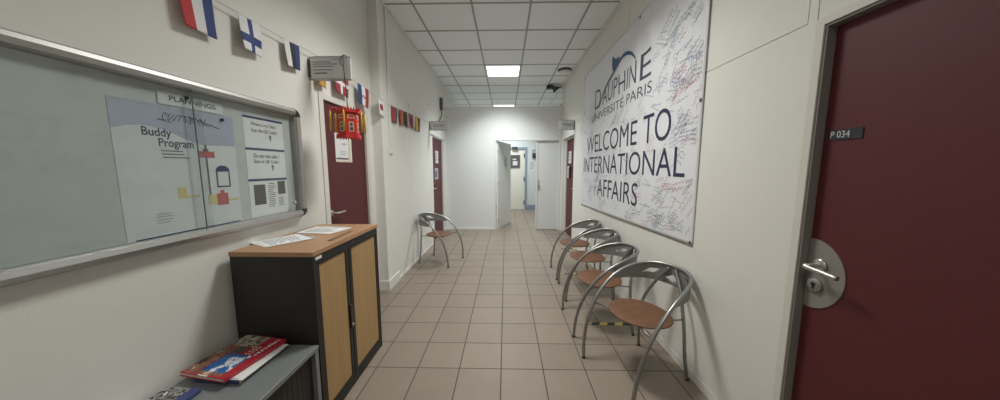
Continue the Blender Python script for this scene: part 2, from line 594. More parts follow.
plate['label'] = 'round brushed metal plate behind the handle'
bm = bmesh.new()
rot = Matrix.Rotation(-PI / 2, 3, 'Y')
bm_lathe(bm, [(0, 0.0), (0.026, 0.0), (0.026, 0.008), (0.022, 0.011), (0, 0.011)], (1.301, 1.163, 1.035), 24, rot)
bm_tube(bm, spline([(1.292, 1.163, 1.035), (1.262, 1.165, 1.033), (1.250, 1.172, 1.030), (1.247, 1.16, 1.026), (1.247, 1.10, 1.022), (1.247, 1.055, 1.018)], 5), 0.0095, 12)
h = obj('handle', bm, M['chrome'], door); h['label'] = 'chrome lever handle'
bm = bmesh.new()
bm_lathe(bm, [(0, 0.0), (0.029, 0.0), (0.029, 0.008), (0.025, 0.011), (0, 0.011)], (1.301, 1.172, 0.945), 24, rot)
ke = obj('lock_cover', bm, M['plate'], door)
bm = bmesh.new()
bm_lathe(bm, [(0, 0.0), (0.0085, 0.0), (0.0085, 0.002), (0, 0.002)], (1.290, 1.172, 0.952), 16, rot)
bm_box(bm, 1.288, 1.290, 1.1685, 1.1755, 0.930, 0.948)
obj('keyhole', bm, M['dark'], ke)
pq = sheet('number_plaque', (-1.195, -1.085, 1.543, 1.583), on_right(1.305), M['plaque'], door, 0.003)
pq['label'] = 'dark plaque with the room number'
text('lettering', 'P 034', (-1.188, -1.124, 1.551, 1.577), on_right(1.305), M['plaque_text'], pq, d=0.0035, weight=0.0)

# ---- near left door, behind the cabinet
bm = bmesh.new()
bm_box(bm, XL - 0.05, XL + 0.008, 2.28, 2.335, 0, 2.03); bm_box(bm, XL - 0.05, XL + 0.008, 3.02, 3.08, 0, 2.03)
bm_box(bm, XL - 0.05, XL + 0.008, 2.335, 3.02, 1.985, 2.03)
struct('trim_5', bm, M['frame'])
bm = bmesh.new(); bm_box(bm, XL - 0.05, XL - 0.012, 2.338, 3.017, 0.004, 1.982)
d2 = struct('door_2', bm, M['burgundy'], label='burgundy door in the left wall behind the wooden topped cabinet', cat='door')
bm = bmesh.new()
bm_tube(bm, spline([(XL - 0.012, 2.375, 1.05), (XL + 0.03, 2.378, 1.05), (XL + 0.042, 2.40, 1.05), (XL + 0.042, 2.49, 1.052)], 5), 0.009, 10)
bm_lathe(bm, [(0, 0.0), (0.024, 0.0), (0.024, 0.008), (0, 0.008)], (XL - 0.012, 2.375, 1.05), 20, Matrix.Rotation(PI / 2, 3, 'Y'))
h = obj('handle', bm, M['chrome'], d2); h['label'] = 'chrome lever handle'

# ---- far left door and far right door, set back in the walls
def side_door(n, xface, sgn, label, trim_no):
    """xface: face of the leaf; sgn +1 = corridor lies towards +X"""
    bm = bmesh.new()
    a, b = sorted((xface, xface - sgn * 0.04))
    bm_box(bm, a, b, 5.46, 6.33, 0.004, 2.02)
    dr = struct('door_%d' % n, bm, M['burgundy'], label=label, cat='door')
    bm = bmesh.new()
    a, b = sorted((xface - sgn * 0.05, xface + sgn * 0.03))
    bm_box(bm, a, b, 6.335, 6.40, 0, 2.05); bm_box(bm, a, b, 5.401, 5.455, 0, 2.05)
    bm_box(bm, a, b, 5.455, 6.335, 2.025, 2.05)
    if sgn > 0: bm_box(bm, a, b, 5.241, 5.401, 0, 2.05)
    struct('trim_%d' % trim_no, bm, M['white'])
    bm = bmesh.new()
    hx = xface + sgn * 0.04
    bm_tube(bm, [(xface, 5.54, 1.03), (hx, 5.54, 1.03)], 0.009, 8)
    bm_tube(bm, [(hx, 5.535, 1.03), (hx, 5.65, 1.03)], 0.009, 8)
    hh = obj('handle', bm, M['chrome'], dr); hh['label'] = 'chrome lever handle'
    return dr
side_door(3, -1.42, 1, 'burgundy door at the far end of the left wall', 6)
side_door(4, 1.35, -1, 'burgundy door at the far end of the right wall', 7)

# ---- double door in the end partition
bm = bmesh.new()
bm_box(bm, -0.265, -0.232, YE - 0.012, YE + 0.11, 0, 2.085); bm_box(bm, 1.195, 1.235, YE - 0.012, YE + 0.11, 0, 2.085)
bm_box(bm, -0.232, 1.195, YE - 0.012, YE + 0.11, 2.048, 2.085)
struct('trim_8', bm, M['partition'])
def leaf_parts(dr, w, hy):
    bm = bmesh.new()
    for s in (-1, 1):
        y = s * 0.02
        bm_tube(bm, [(w - 0.06, y, 1.02), (w - 0.06, y + s * 0.045, 1.02)], 0.009, 8)
        bm_tube(bm, [(w - 0.055, y + s * 0.045, 1.02), (w - 0.16, y + s * 0.045, 1.02)], 0.009, 8)
    hh = obj('handle', bm, M['chrome'], dr); hh['label'] = 'chrome lever handle'
bm = bmesh.new(); bm_box(bm, 0, 0.93, -0.02, 0.02, 0.008, 2.04)
d5 = struct('door_5', bm, M['leafpaint'], label='white door leaf standing open in the end wall', cat='door')
d5.location = (-0.195, 6.575, 0)
d5.rotation_euler = (0, 0, math.atan2(7.449 - 6.575, 0.110 + 0.195))
leaf_parts(d5, 0.93, 0)
bm = bmesh.new()
for z in (0.22, 1.1, 1.83):
    bm_tube(bm, [(-0.004, -0.026, z - 0.05), (-0.004, -0.026, z + 0.05)], 0.009, 8)
obj('hinge', bm, M['alu'], d5)
bm = bmesh.new(); bm_box(bm, 0.735, 1.193, YE + 0.03, YE + 0.07, 0.008, 2.044)
bm_box(bm, 0.695, 0.728, YE + 0.012, YE + 0.07, 0.008, 2.044)
d6 = struct('door_6', bm, M['leafpaint'], label='narrow white door leaf standing shut in the end wall', cat='door')
bm = bmesh.new(); bm_box(bm, 0.745, 0.775, YE + 0.022, YE + 0.03, 0.93, 1.16, bev=0.003)
bm_tube(bm, [(0.76, YE + 0.025, 1.08), (0.76, YE - 0.01, 1.08), (0.76, YE - 0.012, 1.0)], 0.008, 8)
h = obj('handle', bm, M['alu'], d6); h['label'] = 'grey metal handle and lock plate'

# ---- far hall: cream door with a dark framed pane
bm = bmesh.new()
for a in ((-0.30, -0.235), (0.655, 0.725)):
    bm_box(bm, *a, 9.73, 9.85, 0, 2.13)
bm_box(bm, -0.235, 0.655, 9.73, 9.85, 2.06, 2.13)
struct('trim_9', bm, M['blue_grey'])
bm = bmesh.new()
bm_box(bm, -0.233, 0.653, 9.76, 9.80, 0.006, 2.058)
d7 = struct('door_7', bm, M['cream'], label='cream door at the end of the hall beyond', cat='door')
bm = bmesh.new()
for u in ((0.163, 0.205, 1.43, 1.87), (0.445, 0.487, 1.43, 1.87), (0.205, 0.445, 1.43, 1.475), (0.205, 0.445, 1.825, 1.87)):
    bm_box(bm, u[0], u[1], 9.745, 9.76, u[2], u[3])
pf = obj('picture_frame', bm, M['dgrey'], d7); pf['label'] = 'dark framed notice on the cream door'
bm = bmesh.new(); bm_box(bm, 0.205, 0.445, 9.752, 9.76, 1.475, 1.825)
pn = obj('notice_sheet', bm, M['photo_dk'], pf)
rects('printed_lines', [(0.24, 0.40, 1.52, 1.66), (0.24, 0.36, 1.70, 1.74)], on_front(9.752), M['greypaper'], pn)
bm = bmesh.new()
for z in (0.25, 1.05, 1.85):
    bm_box(bm, 0.615, 0.65, 9.742, 9.76, z - 0.07, z + 0.07)
obj('hinge', bm, M['dgrey'], d7)

# ================================================================ CEILING FITTINGS
def ceiling_light(row, label):
    c, s = LIGHTS[row]
    x0, x1 = CX0 + CA + 0.012, CX0 + 2 * CA - 0.012
    y0, y1 = CY0 + CB * row + 0.012, CY0 + CB * (row + 1) - 0.012
    t = thing('ceiling_light', label, 'ceiling light', ((x0 + x1) / 2, (y0 + y1) / 2, CZ), 0, 'square ceiling light panels')
    hx, hy = (x1 - x0) / 2, (y1 - y0) / 2
    bm = bmesh.new()
    f = 0.022
    for b in ((-hx, hx, -hy, -hy + f), (-hx, hx, hy - f, hy), (-hx, -hx + f, -hy + f, hy - f), (hx - f, hx, -hy + f, hy - f)):
        bm_box(bm, *b, -0.014, -0.0005)
    obj('frame', bm, M['trim'], t)
    bm = bmesh.new(); bm_box(bm, -hx + f, hx - f, -hy + f, hy - f, -0.010, -0.0005)
    obj('diffuser', bm, emit('diffuser_light_%d' % row, c, 2.5), t)
    la = bpy.data.lights.new('panel_lamp', 'AREA')
    la.shape = 'RECTANGLE'; la.size = 2 * (hx - f) ; la.size_y = 2 * (hy - f)
    la.energy = s; la.color = c; la.spread = R(SPREAD[row])
    lo = bpy.data.objects.new('panel_lamp', la); col.objects.link(lo)
    lo.parent = t; lo.location = (0, 0, -0.0125)
ceiling_light(3, 'bright square light panel in the ceiling before the end wall')
ceiling_light(8, 'light panel in the ceiling beyond the top of the end wall')
ceiling_light(-2, 'square light panel overhead, nearest the wooden topped cabinet')
ceiling_light(-7, 'square light panel overhead at the near end of the corridor')

t = thing('emergency_light', 'round white fitting on the ceiling beside the right hand trim', 'ceiling fitting', (1.09, 5.53, CZ))
bm = bmesh.new(); bm_lathe(bm, [(0, -0.0005), (0.120, -0.0005), (0.122, -0.030), (0.115, -0.040), (0, -0.040)], n=32)
obj('shaded_base', bm, M['dgrey'], t)  # white body; the shade on its side is painted as dark grey
bm = bmesh.new(); bm_lathe(bm, [(0, -0.0402), (0.116, -0.0402), (0.112, -0.052), (0.09, -0.060), (0, -0.062)], n=32)
obj('dome', bm, M['white'], t)

bm = bmesh.new()
rng = random.Random(3)
for k in range(5):
    bm_tube(bm, spline([(0.93 + 0.02 * k, 6.62 + 0.02 * k, CZ - 0.012), (0.96 + 0.02 * k, 6.46, CZ - 0.03 - 0.02 * k), (1.06, 6.40 + 0.03 * k, CZ - 0.07 - 0.02 * k), (1.16, 6.44 + 0.02 * k, CZ - 0.07), (1.235, 6.55, CZ - 0.03)], 6), 0.013, 8)
bm_box(bm, 0.90, 1.02, 6.48, 6.62, CZ - 0.075, CZ - 0.0065, bev=0.012)
tag(obj('cable_bundle', bm, M['dark']), 'dark cables and box hanging under the ceiling by the end wall', 'cables')

# ================================================================ LEFT WALL
# ---- conduit down the pilaster
bm = bmesh.new()
bm_box(bm, XP + 0.0005, XP + 0.016, 3.375, 3.435, 1.66, CZ - 0.023, bev=0.003)
bm_box(bm, XP + 0.0005, XP + 0.020, 3.365, 3.445, 1.60, 1.66, bev=0.003)
tag(obj('cable_trunking', bm, M['white']), 'thin white cable cover running down the pilaster', 'cable cover')
for y, z, lb in ((4.10, 2.31, 'nearer white screw cap on the left panel joint'), (5.17, 2.55, 'farther white screw cap above the far left sign')):
    bm = bmesh.new()
    bm_lathe(bm, [(0, 0.0), (0.014, 0.0), (0.012, 0.006), (0, 0.009)], (XP, y, z), 14, Matrix.Rotation(PI / 2, 3, 'Y'))
    tag(obj('screw_cap', bm, M['f_white']), lb, 'screw cap', 'white screw caps on the left wall')

# ---- notice board with sliding glass
BX = -1.42
bz0, bz1, by0, by1 = 1.092, 1.835, 0.66, 2.008
nb = thing('notice_board', 'grey metal notice board with sliding glass on the left wall', 'notice board', (XL, 1.3, bz0))
W = lambda b: (b[0] - XL, b[1] - XL, b[2] - 1.3, b[3] - 1.3, b[4] - bz0, b[5] - bz0)
def rounded_frame():
    """bulging frame profile swept round a rounded rectangle, straight runs only"""
    prof = [(0.0, 0.0), (0.0, 0.030), (0.010, 0.050), (0.026, 0.056), (0.044, 0.050), (0.050, 0.036), (0.050, 0.0)]
    rc = 0.055
    bm = bmesh.new(); bc = bmesh.new()
    def ring(b, py, pz, ny, nz):
        return [b.verts.new((d, py - 1.3 + ny * w, pz - bz0 + nz * w)) for w, d in prof]
    def link(b, rs):
        for r1, r2 in zip(rs, rs[1:]):
            for i in range(len(prof) - 1):
                f = b.faces.new((r1[i], r1[i + 1], r2[i + 1], r2[i]))
                f.smooth = False
        for r_ in (rs[0], rs[-1]):
            b.faces.new(r_)
    for (p, q, n) in (((by0 + rc, bz1), (by1 - rc, bz1), (0, -1)), ((by0 + rc, bz0), (by1 - rc, bz0), (0, 1)),
                      ((by0, bz0 + rc), (by0, bz1 - rc), (1, 0)), ((by1, bz0 + rc), (by1, bz1 - rc), (-1, 0))):
        link(bm, [ring(bm, *p, *n), ring(bm, *q, *n)])
    for cy_, cz_, a0 in ((by1 - rc, bz1 - rc, 0), (by0 + rc, bz1 - rc, 90), (by0 + rc, bz0 + rc, 180), (by1 - rc, bz0 + rc, 270)):
        b = bmesh.new()
        rs = []
        for k in range(9):
            a = R(a0 + 90 * k / 8)
            rs.append(ring(b, cy_ + (rc + 0.002) * math.cos(a), cz_ + (rc + 0.002) * math.sin(a), -math.cos(a), -math.sin(a)))
        link(b, rs)
        yield b
    yield bm
parts = list(rounded_frame())
for b in parts[:-1]:
    o = obj('corner_cap', b, M['dark'], nb); o['label'] = 'dark plastic rounded corner'
obj('frame', parts[-1], M['alu'], nb)
box_obj('back_panel', W((XL + 0.0005, XL + 0.008, by0 + 0.045, by1 - 0.045, bz0 + 0.045, bz1 - 0.045)), M['boardback'], nb)
box_obj('side_lining', W((XL + 0.008, XL + 0.04, by1 - 0.056, by1 - 0.05, bz0 + 0.05, bz1 - 0.05)), M['alu'], nb)
box_obj('glass_pane', W((XL + 0.026, XL + 0.029, by0 + 0.05, 1.365, bz0 + 0.05, bz1 - 0.05)), M['glass'], nb)
box_obj('glass_pane', W((XL + 0.034, XL + 0.037, 1.3235, by1 - 0.056, bz0 + 0.05, bz1 - 0.05)), M['glass'], nb)
box_obj('glass_edge', W((XL + 0.0345, XL + 0.0375, 1.319, 1.323, bz0 + 0.05, bz1 - 0.05)), M['dgrey'], nb)
bm = bmesh.new(); bm_lathe(bm, [(0, 0), (0.011, 0), (0.011, 0.01), (0.008, 0.013), (0, 0.013)], (0.0375, 1.895 - 1.3, 1.20 - bz0), 16, Matrix.Rotation(PI / 2, 3, 'Y'))
obj('lock', bm, M['chrome'], nb)

PB = XL + 0.0085           # face of the board inside
pl = on_left(PB)
o = tag(sheet('title_strip', (1.208, 1.485, 1.706, 1.760), pl, M['greypaper'], None, 0.001, 0.002), 'pale title strip reading PLANNINGS at the top of the board', 'sign')
text('lettering', 'PLANNINGS', (1.250, 1.449, 1.725, 1.748), pl, M['inkblack'], o, 0.0035, 0.015)

# large Buddy Program poster
o = sheet('poster', (1.05, 1.535, 1.133, 1.70), pl, M['greypaper'], None, 0.0008, 0.0)
tag(o, 'large Buddy Program poster with lavender top behind the glass', 'poster')
bm = bmesh.new()
poly = [(1.05, 1.70), (1.535, 1.70), (1.535, 1.545)]
for k in range(13):
    u = 1.535 - (1.535 - 1.05) * k / 12
    poly.append((u, 1.575 + 0.032 * math.cos((u - 1.15) * 13.0) if u < 1.42 else 1.548))
bm_prism(bm, poly, pl, 0.0009, 0.0012)
obj('lavender_band', bm, M['lavender'], o)
text('headline', 'Buddy', (1.140, 1.243, 1.556, 1.602), pl, M['ink'], o, 0.0014, 0.012)
text('headline', 'Program', (1.193, 1.328, 1.514, 1.560), pl, M['ink'], o, 0.0014, 0.012)
rects('printed_lines', [(1.198, 1.282, 1.505, 1.510), (1.20, 1.285, 1.491, 1.496), (1.202, 1.305, 1.477, 1.482), (1.153, 1.20, 1.238, 1.240), (1.153, 1.205, 1.226, 1.228), (1.153, 1.21, 1.212, 1.214), (1.153, 1.20, 1.200, 1.202)], pl, M['inkgrey'], o, 0.0010)
rects('base_strip', [(1.075, 1.525, 1.136, 1.147)], pl, M['navy'], o, 0.0010)
# scrawled logo at the top of the poster
bm = bmesh.new()
rng = random.Random(5)
for k in range(9):
    u = 1.222 + 0.022 * k
    pts = [pl(u + 0.012 * math.cos(a * 0.8 + k) + 0.002 * a, 1.655 + 0.016 * math.sin(a + k * 1.7) - 0.004 * k / 9, 0.0016) for a in [0.6 * j for j in range(10)]]
    bm_tube(bm, pts, 0.0016, 4)
bm_tube(bm, [pl(1.20, 1.64, 0.0016), pl(1.25, 1.632, 0.0016)], 0.002, 4)
bm_tube(bm, [pl(1.32, 1.668, 0.0016), pl(1.40, 1.648, 0.0016), pl(1.46, 1.632, 0.0016)], 0.002, 4)
obj('scrawled_logo', bm, M['inkgrey'], o)
rects('sign_drawing', [(1.343, 1.420, 1.484, 1.514)], pl, M['photo_red'], o, 0.0012)
rects('post_drawing', [(1.376, 1.384, 1.262, 1.484), (1.368, 1.392, 1.514, 1.526), (1.376, 1.386, 1.526, 1.545)], pl, M['inkgrey'], o, 0.0012)
bm = bmesh.new()
poly = [(1.418, 1.335), (1.425, 1.335), (1.425, 1.415), (1.482, 1.415), (1.482, 1.335), (1.489, 1.335), (1.489, 1.42)]
for k in range(9):
    a = PI * k / 8
    poly.append((1.4535 + 0.0355 * math.cos(a), 1.422 + 0.024 * math.sin(a)))
bm_prism(bm, poly, pl, 0.0012, 0.0016)
bm_prism(bm, [(1.425, 1.335), (1.482, 1.335), (1.482, 1.342), (1.425, 1.342)], pl, 0.0012, 0.0016)
obj('kiosk_drawing', bm, M['navy'], o)
rects('suitcase_drawing', [(1.412, 1.468, 1.245, 1.305), (1.43, 1.45, 1.305, 1.32)], pl, M['photo_red'], o, 0.0017)
for q in ((1.368, 1.410, 1.252, 1.302), (1.47, 1.525, 1.262, 1.272), (1.242, 1.276, 1.296, 1.345), (1.276, 1.33, 1.298, 1.306)):
    rects('luggage_drawing', [q], pl, M['photo_yel'], o, 0.0013)
for u, v, lb in ((1.475, 1.68, 'dark round pin at the upper right corner of the large poster'), (1.318, 1.752, 'dark round pin at the top of the title strip')):
    bm = bmesh.new()
    bm_lathe(bm, [(0, 0.004), (0.008, 0.004), (0.007, 0.011), (0, 0.013)], pl(u, v, 0), 12, Matrix.Rotation(PI / 2, 3, 'Y'))
    tag(obj('push_pin', bm, M['dark']), lb, 'pin', 'pins on the notice board')

# three sheets on the right
def board_sheet(v0, v1, label, l1=None, l2=None, bar_top=True, pics=False):
    s = sheet('notice_sheet', (1.596, 1.880, v0, v1), pl, M['paper'], None, 0.0008, 0.0)
    tag(s, label, 'notice', 'three notices on the right of the board')
    rects('header_bar', [(1.596, 1.880, v1 - 0.014, v1 - 0.001)], pl, M['navy'], s, 0.0009)
    if l1:
        text('lettering', l1, (1.645, 1.83, v1 - 0.058, v1 - 0.033), pl, M['inkblack'], s, 0.0010, 0.02)
        text('lettering', l2, (1.645, 1.83, v1 - 0.093, v1 - 0.068), pl, M['inkblack'], s, 0.0010, 0.02)
        bm = bmesh.new()
        q = [(1.775 + 0.009 * math.cos(a), v1 - 0.108 + 0.010 * math.sin(a)) for a in [R(-50 + 280 * k / 12) for k in range(13)]]
        bm_prism(bm, q + [(1.772, v1 - 0.135), (1.778, v1 - 0.135)][::1], pl, 0.0009, 0.0012)
        obj('pin_drawing', bm, M['inkgrey'], s)
    return s
board_sheet(1.552, 1.732, 'sheet asking where the class is, topmost on the board', 'Where is my Class ?', 'Scan the QR Code !')
board_sheet(1.371, 1.551, 'sheet of two printed lines, middle of the three on the board', 'Do not miss subs ?', 'Scan to QR Code !')
s = board_sheet(1.146, 1.370, 'sheet with two dark photographs, lowest on the board')
rects('picture', [(1.625, 1.705, 1.215, 1.335)], pl, M['photo_dk'], s, 0.0009)
rects('picture', [(1.80, 1.862, 1.265, 1.350)], pl, M['photo_dk'], s, 0.0009)
rects('printed_lines', [(1.735, 1.775, 1.335, 1.34)] + text_bars(random.Random(2), 1.725, 1.785, 1.19, 1.33, 12, 0.35) + text_bars(random.Random(4), 1.80, 1.86, 1.19, 1.25, 6, 0.35), pl, M['inkgrey'], s, 0.0010)

# ---- poster on the near left door
o = sheet('notice_sheet', (2.49, 2.755, 1.487, 1.74), on_left(XL - 0.012), M['paper'], None, 0.001, 0.0)
tag(o, 'white notice taped on the burgundy door under the red lantern', 'notice')
rects('printed_lines', [(2.60, 2.66, 1.64, 1.66), (2.56, 2.64, 1.58, 1.587), (2.56, 2.66, 1.565, 1.572), (2.56, 2.64, 1.55, 1.557)], on_left(XL - 0.012), M['lavender'], o, 0.001)
rects('yellow_band', [(2.70, 2.725, 1.50, 1.70), (2.50, 2.74, 1.492, 1.498)], on_left(XL - 0.012), M['photo_yel'], o, 0.001)
rects('brown_band', [(2.50, 2.69, 1.510, 1.525)], on_left(XL - 0.012), M['photo_dk'], o, 0.0012)

# ---- projecting door signs
def door_sign(x0, x1, y, z0, z1, label, lines, wall_left=True):
    t = thing('door_sign', label, 'sign', ((x0 + x1) / 2, y, z0), 0, 'grey door signs standing out from the walls')
    w, h_ = (x1 - x0) / 2, z1 - z0
    n = 14
    prof = []
    for k in range(n + 1):
        u = -w + 2 * w * k / n
        b = 0.016 * (1 - abs(u / w) ** 3.5) + 0.004
        prof.append((u, b))
    loop = [(u, -b) for u, b in prof] + [(u, b) for u, b in reversed(prof)]
    bm = bmesh.new()
    bm_prism(bm, loop, lambda u, v, d: Vector((u, v, d)), 0.006, h_ - 0.006)
    obj('body', bm, M['sign'], t)
    for a in (0.0, h_ - 0.006):
        bm = bmesh.new()
        bm_prism(bm, [(u * 1.01, v * 1.08) for u, v in loop], lambda u, v, d: Vector((u, v, d)), a, a + 0.006)
        obj('edge_strip', bm, M['alu'], t)
    front = lambda u, v, d: Vector((u, -(0.016 * (1 - min(1, abs(u / w)) ** 3.5) + 0.004) - d, v))
    bm = bmesh.new()
    for k in range(12):
        u0, u1 = -w * 0.93 + w * 1.72 * k / 12, -w * 0.93 + w * 1.72 * (k + 1) / 12
        bm_prism(bm, [(u0, 0.014), (u1, 0.014), (u1, h_ - 0.014), (u0, h_ - 0.014)], front, 0.0002, 0.0010)
    ins = obj('paper_insert', bm, M['paper'], t)
    bm = bmesh.new()
    for (a, b, v0, v1) in lines:
        for k in range(8):
            u0, u1 = a * w + (b - a) * w * k / 8, a * w + (b - a) * w * (k + 1) / 8
            bm_prism(bm, [(u0, v0 * h_), (u1, v0 * h_), (u1, v1 * h_), (u0, v1 * h_)], front, 0.0011, 0.0016)
    obj('printed_lines', bm, M['inkgrey'], ins)
    bm = bmesh.new()
    if wall_left: bm_box(bm, -w - 0.004, -w + 0.004, -0.02, 0.02, 0.02, h_ - 0.02)
    else: bm_box(bm, w - 0.004, w + 0.004, -0.02, 0.02, 0.02, h_ - 0.02)
    obj('bracket', bm, M['dgrey'], t)
    return t
door_sign(XL + 0.005, -1.160, 2.206, 2.090, 2.256, 'large grey door sign over the red lantern, several lines of print',
          [(-0.8, 0.1, 0.74, 0.77), (-0.8, 0.42, 0.65, 0.68), (-0.8, 0.25, 0.55, 0.58), (-0.8, 0.15, 0.40, 0.43), (-0.75, -0.1, 0.25, 0.30), (0.2, 0.5, 0.86, 0.88)])
door_sign(XP + 0.005, -1.03, 5.21, 2.105, 2.265, 'small grey door sign on the left wall below the dark wall device', [(-0.6, 0.7, 0.56, 0.61), (-0.6, 0.5, 0.40, 0.45)])
door_sign(0.975, XR - 0.005, 5.39, 2.13, 2.31, 'small grey door sign on the right wall near the banner', [(-0.6, 0.8, 0.54, 0.61), (-0.2, 0.8, 0.40, 0.45)], False)

# ---- dark wall device with cable
t = thing('wall_device', 'dark grey oblong device with cable high on the left wall', 'device', (XP, 6.09, 2.63))
box_obj('body', (0.0005, 0.055, -0.055, 0.055, 0.0, 0.25), M['dgrey'], t, bev=0.015)
bm = bmesh.new(); bm_tube(bm, spline([(0.025, 0.0, 0.0), (0.03, -0.01, -0.10), (0.012, -0.12, -0.22), (0.012, -0.4, -0.34), (0.02, -0.62, -0.38)], 6), 0.010, 8)
obj('cable', bm, M['dgrey'], t)

# ---- flag garland
t = thing('flag_garland', 'string of small national flags along the left wall', 'garland', (-1.42, 2.0, 2.2))
ORG = Vector((-1.42, 2.0, 2.2))
knots = [(-1.47, 0.62, 2.29), (-1.45, 1.0, 2.272), (-1.445, 1.31, 2.262), (-1.445, 1.60, 2.266), (-1.445, 1.93, 2.270), (-1.440, 2.12, 2.282), (-1.440, 2.28, 2.282),
         (-1.435, 2.52, 2.268), (-1.42, 2.95, 2.238), (-1.354, 3.155, 2.175), (-1.350, 3.40, 2.165), (-1.350, 3.66, 2.172), (-1.350, 4.0, 2.190), (-1.350, 4.55, 2.205), (-1.355, 5.12, 2.245)]
sp_pts = spline(knots, 8)
bm = bmesh.new()
bm_tube(bm, [p - ORG for p in sp_pts], 0.0028, 6)
obj('string', bm, M['string'], t)
def string_at(y):
    for a, b in zip(sp_pts, sp_pts[1:]):
        if a.y <= y <= b.y:
            return a.lerp(b, (y - a.y) / (b.y - a.y))
    return sp_pts[-1]
def flag(y0, y1, h_, pattern, mats, label, curl=0.02, lean=0.02, sway=0.0):
    nu, nv = 24, 20
    bm = bmesh.new()
    g = []
    a, b = string_at(y0), string_at(y1)
    for j in range(nv + 1):
        v = j / nv
        row = []
        for i in range(nu + 1):
            u = i / nu
            p = a.lerp(b, u)
            x = p.x + curl * math.sin(u * 2.6 + 1.6 * v) * v + lean * v * v
            row.append(bm.verts.new(Vector((x, p.y + sway * v * v, p.z - v * h_)) - ORG))
        g.append(row)
    for j in range(nv):
        for i in range(nu):
            f = bm.faces.new((g[j][i], g[j][i + 1], g[j + 1][i + 1], g[j + 1][i]))
            f.smooth = True
            f.material_index = pattern((i + 0.5) / nu, (j + 0.5) / nv)
    o = obj('flag', bm, mats, t)
    md = o.modifiers.new('thickness', 'SOLIDIFY'); md.thickness = 0.001
    o['label'] = label
stripes3 = lambda u, v: min(2, int(u * 3))
F = M
flag(1.318, 1.470, 0.190, stripes3, [F['f_red'], F['f_white'], F['f_blue']], 'flag in red, white and blue stripes, nearest the camera', 0.006, 0.0, 0.012)
flag(1.608, 1.748, 0.182, lambda u, v: 1 if (0.36 < u < 0.60 or 0.50 < v < 0.74) else 0, [F['f_white'], F['f_blue']], 'white flag with a blue cross', 0.014, 0.006, 0.0)
flag(1.928, 2.060, 0.165, stripes3, [F['f_white'], F['f_black'], F['f_blue']], 'flag in white, black and blue stripes', 0.010, 0.0, 0.008)
flag(2.243, 2.345, 0.215, lambda u, v: 1 if 0.3 < u < 0.7 else 0, [F['f_orange'], F['f_yellow']], 'orange and yellow flag behind the door sign', 0.01, 0.0)
flag(2.46, 2.665, 0.195, lambda u, v: 1 if (0.34 < u < 0.50 or 0.44 < v < 0.60) else 0, [F['f_dkred'], F['f_white']], 'red flag with a white cross', 0.010, 0.0, 0.0)
def croatia(u, v):
    if 0.33 < u < 0.66 and 0.42 < v < 0.66: return 2 if (int(u * 15) + int(v * 12)) % 2 else 1
    return min(2, int(u * 3))
flag(2.82, 3.00, 0.190, croatia, [F['f_blue'], F['f_white'], F['f_dkred']], 'blue, white and red flag with a chequered shield', 0.010, 0.0, -0.01)
flag(3.12, 3.24, 0.175, lambda u, v: 1 if (u - 0.4) ** 2 + (v - 0.5) ** 2 * 1.6 < 0.075 else 0, [F['f_white'], F['f_dkred']], 'white flag with a red disc on the pilaster', 0.008, 0.0)
flag(3.42, 3.61, 0.185, lambda u, v: 1 if u > 0.66 else 0, [F['f_dkred'], F['f_green']], 'wine red and dark green flag', 0.01, 0.0)
flag(3.68, 3.86, 0.19, stripes3, [F['f_dkred'], F['f_orange'], F['f_green']], 'red, orange and green flag', 0.01, 0.0)
flag(3.88, 4.08, 0.195, lambda u, v: 0 if u < 0.34 else (1 if u < 0.5 or u > 0.66 else 2), [F['f_black'], F['f_dkred'], F['f_white']], 'flag with a black stripe beside red', 0.01, 0.0)
flag(4.13, 4.30, 0.19, lambda u, v: 0 if u < 0.6 else 1, [F['f_dkred'], F['f_white']], 'red flag edged in white', 0.01, 0.0)
flag(4.31, 4.56, 0.205, lambda u, v: 0 if u < 0.55 else 1, [F['f_yellow'], F['f_black']], 'yellow and black flag, last on the string', 0.01, 0.0)

# ---- red paper lantern hanging from the door sign
LC = Vector((-1.170, 2.145, 1.652))
LS, LZ, LA = 0.83, 0.93, R(-15)
t = thing('paper_lantern', 'red paper lantern with yellow tassels hanging before the left door', 'lantern', LC, LA)
t.scale = (LS, LS, LZ)
def lloc(x, y, z):      # world point -> lantern's own coordinates
    p = Matrix.Rotation(-LA, 3, 'Z') @ (Vector((x, y, z)) - LC)
    return Vector((p.x / LS, p.y / LS, p.z / LZ))
hexa = lambda r, a0=0: [(r * math.cos(R(60 * k + a0)), r * math.sin(R(60 * k + a0))) for k in range(6)]
idt = lambda u, v, d: Vector((u, v, d))
bm = bmesh.new()
bm_prism(bm, hexa(0.088), idt, 0.03, 0.200)
obj('body', bm, M['l_red'], t)
for za, zb, tip in ((0.200, 0.214, 0.240), (0.015, 0.030, -0.010)):      # frilled crown, frilled skirt
    bm = bmesh.new()
    bm_prism(bm, hexa(0.104), idt, za, zb)
    z0 = zb if tip > zb else za
    for k in range(6):
        a = hexa(0.104)[k]; b = hexa(0.104)[(k + 1) % 6]
        for j in range(5):
            u0 = (a[0] + (b[0] - a[0]) * j / 5, a[1] + (b[1] - a[1]) * j / 5); u1 = (a[0] + (b[0] - a[0]) * (j + 1) / 5, a[1] + (b[1] - a[1]) * (j + 1) / 5)
            m_ = ((u0[0] + u1[0]) / 2 * 1.06, (u0[1] + u1[1]) / 2 * 1.06)
            vv = [bm.verts.new((*u0, z0)), bm.verts.new((*u1, z0)), bm.verts.new((*m_, tip)), bm.verts.new((u0[0] * 0.94, u0[1] * 0.94, z0)), bm.verts.new((u1[0] * 0.94, u1[1] * 0.94, z0))]
            for f in ((0, 1, 2), (3, 2, 4), (0, 2, 3), (1, 4, 2), (0, 3, 4, 1)): bm.faces.new([vv[i] for i in f])
    obj('frill', bm, M['l_red'], t)
